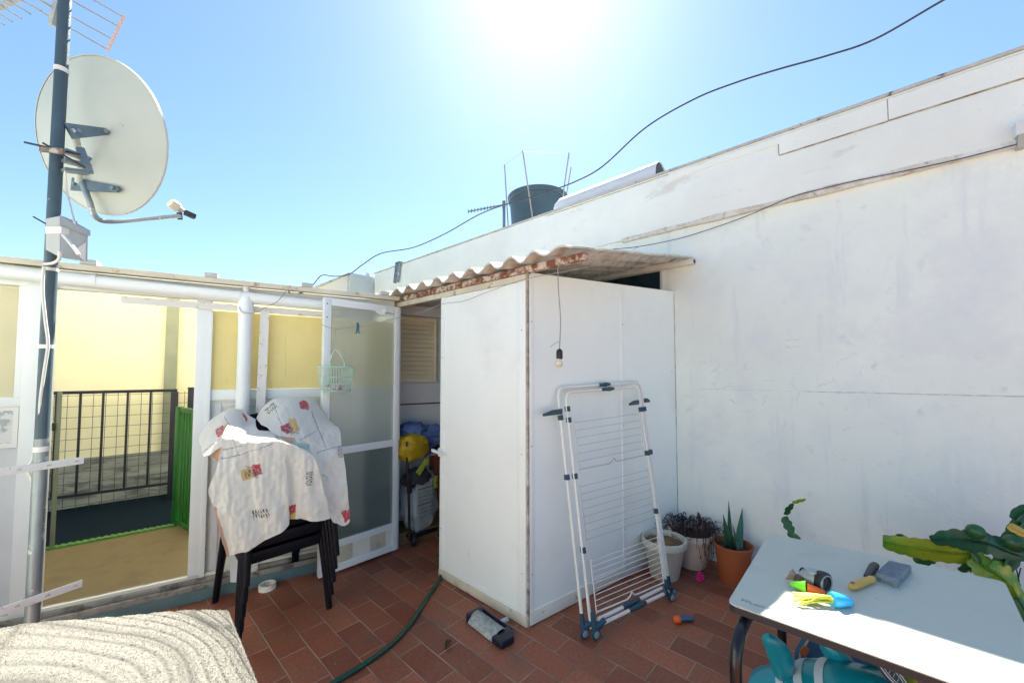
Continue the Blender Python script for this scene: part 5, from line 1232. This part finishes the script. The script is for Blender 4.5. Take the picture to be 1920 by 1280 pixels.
wx = max(v.co.x for v in tm.data.vertices)-min(v.co.x for v in tm.data.vertices)
# ---- on the table
def tz(x, y, h=0.0): return at_z(x, y, zt_+h)
t = thing('torch', 'grey cylindrical torch with black ringed lens lying on the table', 'torch', tuple(tz(1525, 1098)))
a, b = tz(1512, 1080, .035), tz(1545, 1092, .032); d = (b-a).normalized()
g = MB(); g.tube([a-d*.02, a, a.lerp(b, .5), b-d*.012, b], [.016, .027, .029, .030, .030], 24); g.build('body', M['lampgrey'], t)
g = MB(); g.lathe([(.020, -.022), (.034, -.020), (.037, -.008), (.037, .004), (.030, .008), (.020, .002), (.020, -.022)], b, (d-RT*.25-FW*.55+UP*.05).normalized(), n=36); rg = g.build('lens_ring', M['rubber'], t)
dn_ = (d-RT*.25-FW*.55+UP*.05).normalized()
g = MB(); g.lathe([(0, .003), (.016, .004), (.021, .003), (.021, -.01)], b, dn_, n=28); g.build('lens', M['lens'], rg)
g = MB(); g.ring(b+dn_*.0085, dn_, .0275, .002, 32, 6); g.build('bezel', M['lampgrey'], rg)
c = tz(1522, 1070, .062); g = MB(); g.ell(c, (.024, .016, .006)); g.build('switch', M['greyplastic'], t)
g = MB(); g.tube(spline([tz(1502, 1085, .02), tz(1500, 1070, .05), tz(1504, 1064, .055), tz(1509, 1068, .05)], 5), .003, 7); g.build('hook', M['rubber'], t)
t = thing('dried_flower', 'dried brown seed head with beige petals beside the grey torch', 'dried flower', tuple(tz(1498, 1092)))
g = MB(); g.merge(blob(tz(1502, 1088, .020), (.030, .022, .020), .2, 3, 4)); g.build('core', M['seed'], t)
for k in range(7):
    b = tz(1494, 1084, .018); e = tz(1472+k*2.2, 1084-3*k+rnd.uniform(-2, 2), .012+.004*k); g = MB(); flatstem(g, [b, b.lerp(e, .5)+V((0, 0, .004)), e], .008, .002); g.build('petal', M['petal'], t)
t = thing('toy_connector', 'lime green and orange toy hose connector on the table', 'toy', tuple(tz(1510, 1108)))
a, b, c = tz(1482, 1093, .018), tz(1512, 1100, .022), tz(1545, 1111, .014)
g = MB(); g.tube([a, a.lerp(b, .2), a.lerp(b, .6), a.lerp(b, .95), b], [.006, .010, .015, .021, .020], 16); g.build('cap', M['lime'], t)
g = MB(); g.tube([b, b.lerp(c, .5), c], [.015, .013, .010], 14); g.build('tube', M['orange'], t)
t = thing('balloon_bunch', 'sky blue toy cap with a bunch of yellow stems on the table', 'toy', tuple(tz(1560, 1130)))
a, b = tz(1560, 1123, .022), tz(1597, 1127, .016)
g = MB(); g.tube([a, a.lerp(b, .15), a.lerp(b, .6), a.lerp(b, .9), b], [.022, .024, .019, .015, .010], 18); bmesh.ops.bevel
g.build('cap', M['sky'], t)
for k in range(14):
    e = tz(1484+rnd.uniform(0, 26), 1111+k*1.7, .004+.010*rnd.random()); s_ = a+V((rnd.uniform(-.006, .006), rnd.uniform(-.012, .012), rnd.uniform(-.010, .012)))
    g = MB(); m_ = s_.lerp(e, .5)+V((0, 0, .008*rnd.random())); g.tube(spline([s_, m_, e], 5), [.0032]*9+[.0045, .0045], 7); g.build('stem', M['stem'], t)
t = thing('paint_brush', 'stubby brush with ochre handle and grey bristles on the table', 'brush', tuple(tz(1620, 1095)))
a, b, c, e = tz(1592, 1101, .0135), tz(1639, 1083, .0135), tz(1624, 1080, .016), tz(1641, 1058, .016)
g = MB(); g.tube([a, a.lerp(b, .08), a.lerp(b, .3), a.lerp(b, .62), a.lerp(b, .66), a.lerp(b, .7), a.lerp(b, .92), b], [.005, .011, .0135, .0125, .010, .012, .0115, .006], 18); hd = g.build('handle', M['ochre'], t)
q = a.lerp(b, .14)+V((0, 0, .0125)); g = MB(); g.lathe([(0, 0), (.006, 0), (.006, .0015), (0, .0015)], q, n=14); g.build('hang_hole', M['brick'], hd)
g = MB(); g.tube([c, c.lerp(e, .15), c.lerp(e, .3), c.lerp(e, .8), e], [.008, .010, .011, .0155, .013], 16, flat=.8); g.build('bristles', M['ferrule'], t)
P = [tz(1643, 1087), tz(1668, 1062), tz(1709, 1072), tz(1682, 1102)]
g = MB(); n0 = len(P); g.poly(P, (0, 0, .026)); bmesh.ops.bevel(g.bm, geom=list(g.bm.edges), offset=.003, segments=2, affect='EDGES', profile=.6)
t = thing('scouring_block', 'grey fibrous scouring block lying on the table behind the brush', 'scouring block', tuple(sum(P, V())/4)); g.build('pad', M['sponge'], t)
g = MB()
for k in range(13):
    u = (k+.5)/13; a = P[0].lerp(P[3], u); b = P[1].lerp(P[2], u); g.tube([a.lerp(b, .04)+V((0, 0, .0265)), a.lerp(b, .5)+V((rnd.uniform(-.002, .002), 0, .0268)), a.lerp(b, .96)+V((0, 0, .0265))], .0022, 5)
for h in (.007, .015): g.tube([P[0]+V((0, 0, h))-V((.001, 0, 0)), P[3]+V((0, 0, h))-V((.001, 0, 0))], .002, 5); g.tube([P[3]+V((0, 0, h)), P[2]+V((0, 0, h))], .0015, 5)
g.build('fibre', M['sponge'], t)

# ================================================================== INFLATABLE under the table
t = thing('inflatable_toy', 'turquoise inflatable toy with white stripes and fins under the table', 'inflatable', (1.75, .08, 0))
def ip(x, y, D=1.55): return at_d(x, y, D)
# body: fat tapered sausage lying under the table
A = [ip(1424, 1335, 1.60), ip(1444, 1332, 1.58), ip(1500, 1326, 1.50), ip(1580, 1324, 1.40), ip(1650, 1345, 1.32), ip(1710, 1385, 1.26), ip(1750, 1430, 1.22)]
A = spline(A, 5); rs = [.02 if i == 0 else .140*min(1, (i/7)**.5)*(1-.0*i)+.0 for i in range(len(A))]
rs = [max(.02, r*(1.0 if i < 22 else 1-.25*((i-22)/8))) for i, r in enumerate(rs)]
g = MB(); g.tube(A, rs, 36); body = g.build('body', M['turq'], t)
def surf_ring(f0, f1, m, nm, par):
    i0, i1 = f0*(len(A)-1), f1*(len(A)-1); g = MB(); pts = []; rr = []
    for k in range(5):
        f = i0+(i1-i0)*k/4; i = min(int(f), len(A)-2); w = f-i; pts.append(A[i].lerp(A[i+1], w)); rr.append((rs[i]*(1-w)+rs[i+1]*w)+.0022)
    g.tube(pts, rr, 48, False); return g.build(nm, m, par)
for f in (.355, .425, .495): surf_ring(f, f+.030, M['stripe'], 'stripe', body)
def fin(pts, w, m, par, nm='fin'):
    P = spline(pts, 6); n = len(P); g = MB(); g.tube(P, [w*max(.10, math.sin(pi*min(1, .16+.80*i/(n-1)))**.6) for i in range(n)], 20, flat=.75); return g.build(nm, m, par)
fin([ip(1470, 1268, 1.50), ip(1466, 1240, 1.48), ip(1455, 1215, 1.47), ip(1436, 1192, 1.46)], .044, M['turq'], t)
fin([ip(1590, 1262, 1.47), ip(1578, 1240, 1.46), ip(1562, 1222, 1.46), ip(1545, 1205, 1.46)], .048, M['turq'], t)
# dark oval badge with pale rings
nrm_ = (-FW*.75+UP*.55+RT*.35).normalized(); c = ip(1672, 1264, 1.30)
dax = (ip(1700, 1285, 1.3)-ip(1668, 1238, 1.3)).normalized(); dax = (dax-nrm_*dax.dot(nrm_)).normalized(); dbx = nrm_.cross(dax)
def ovalp(a, b, off, n=40): return [c+dax*a*math.cos(2*pi*k/n)+dbx*b*math.sin(2*pi*k/n)+nrm_*off for k in range(n)]
g = MB(); g.poly(ovalp(.075, .034, 0), nrm_*.004); bd_ = g.build('badge', M['darkprint'], t)
g = MB(); q = ovalp(.062, .026, .005); g.tube(q+[q[0]], .0022, 6, False); q = ovalp(.040, .016, .005); g.tube(q+[q[0]], .0015, 6, False)
for k in range(3): a_ = c+dax*(-.016+.016*k)+nrm_*.005; g.tube([a_-dbx*.008, a_+dbx*.008+dax*.004], .0014, 5)
g.build('badge_print', M['stripe'], bd_)
g = MB(); g.poly([ip(1612, 1228, 1.40), ip(1640, 1240, 1.38), ip(1712, 1290, 1.36), ip(1700, 1300, 1.36), ip(1630, 1250, 1.38)], -FW*-.02); g.build('panel', M['turqdark'], t)
g = MB(); g.tube(spline([ip(1712, 1248, 1.36), ip(1700, 1275, 1.345), ip(1690, 1310, 1.34)], 5), .024, 10, flat=.4); g.build('strap', M['yellowstrap'], t)
# board behind
P = [at_z(1500, 1248, .0), at_z(1570, 1260, .0)]
bq = [at_d(1498, 1258, 1.78), at_d(1500, 1226, 1.78), at_d(1520, 1190, 1.80), at_d(1560, 1160, 1.84), at_d(1660, 1150, 1.86), at_d(1720, 1200, 1.84), at_d(1700, 1270, 1.80), at_d(1690, 1330, 1.76), at_d(1500, 1330, 1.74)]
t = thing('bodyboard', 'blue green bodyboard with orange print standing behind the inflatable', 'bodyboard', tuple(at_d(1590, 1330, 1.76)))
g = MB(); g.poly(bq, FW*.03); bo = g.build('board', M['boardblue'], t)
g = MB(); g.tube([bq[i]-FW*.001 for i in (0, 1, 2, 3)], .004, 6); g.build('rim', M['boardedge'], bo)
c = at_d(1476+32, 1219, 1.775); g = MB(); g.poly([c+RT*.02*math.cos(a)*(1+.3*math.sin(2*a))+UP*.024*math.sin(a) for a in [2*pi*k/16 for k in range(16)]], -FW*.003); g.build('printed_fish', M['orangeprint'], bo)
g = MB(); c = at_d(1800, 1330, 1.6); 
t = thing('storage_crate', 'dark crate in the shade under the right side of the table', 'crate', (1.98, -.12, 0))
g.bx(1.86, 2.12, -.24, -.02, .0, .24, .008); g.build('box', M['shelfdark'], t)
g = MB(); g.bx(1.85, 2.13, -.25, -.01, .2405, .262, .006); g.build('lid', M['boardblue'], t)

# ================================================================== unseen WALL added to bounce sunlight into the shade; slotted bars are fixed to it
wx = PX-.80
t = thing('bounce_wall', 'unseen white side wall added to bounce sunlight, where the slotted pole bars are fixed', 'wall', (wx-.1, 1.6, 0))
g = MB(); g.bx(wx-.2, wx, .5, 3.62, 0, 2.35); g.build('wall_face', M['plaster'], t)
g = MB(); g.bx(wx-.23, wx+.03, .47, 3.62, 2.3505, 2.40, .004); g.build('coping', M['coping'], t)
# ================================================================== LIGHT, SKY, CAMERA
SAZ, SEL = R(51.4), R(50.2)
w = bpy.data.worlds.new('World'); sc.world = w; w.use_nodes = True; nt = w.node_tree
sk = nt.nodes.new('ShaderNodeTexSky'); sk.sky_type = 'NISHITA'; sk.sun_disc = False; sk.sun_elevation = SEL; sk.sun_rotation = SAZ
sk.altitude = 0; sk.air_density = 1.24; sk.dust_density = 0.42; sk.ozone_density = 6.5
bg = nt.nodes['Background']; bg.inputs['Strength'].default_value = .05; nt.links.new(sk.outputs[0], bg.inputs['Color'])
sd = V((math.sin(SAZ)*math.cos(SEL), math.cos(SAZ)*math.cos(SEL), math.sin(SEL)))
l = bpy.data.lights.new('sun', 'SUN'); l.energy = 5.0; l.angle = R(.53); l.color = (1, .95, .84)
lo = bpy.data.objects.new('sun', l); C.objects.link(lo); lo.rotation_euler = (-sd).to_track_quat('-Z', 'Y').to_euler(); lo.location = (5, 5, 12)
cam = bpy.data.cameras.new('camera'); co = bpy.data.objects.new('camera', cam); C.objects.link(co); sc.camera = co
cam.sensor_fit = 'HORIZONTAL'; cam.sensor_width = 36; cam.lens = 36*CF/1920; cam.shift_y = (CCY-640)/1920; cam.clip_start = .03; cam.clip_end = 400
co.matrix_world = Matrix(((RT.x, UP.x, -FW.x, 0), (RT.y, UP.y, -FW.y, 0), (RT.z, UP.z, -FW.z, CH), (0, 0, 0, 1)))
vs = sc.view_settings; vs.view_transform = 'Standard'; vs.look = 'None'; vs.exposure = 2.16; vs.gamma = 1; vs.use_curve_mapping = False
sc.cycles.use_denoising = True; sc.cycles.max_bounces = 10; sc.cycles.diffuse_bounces = 5; sc.cycles.transmission_bounces = 8; sc.cycles.transparent_max_bounces = 8
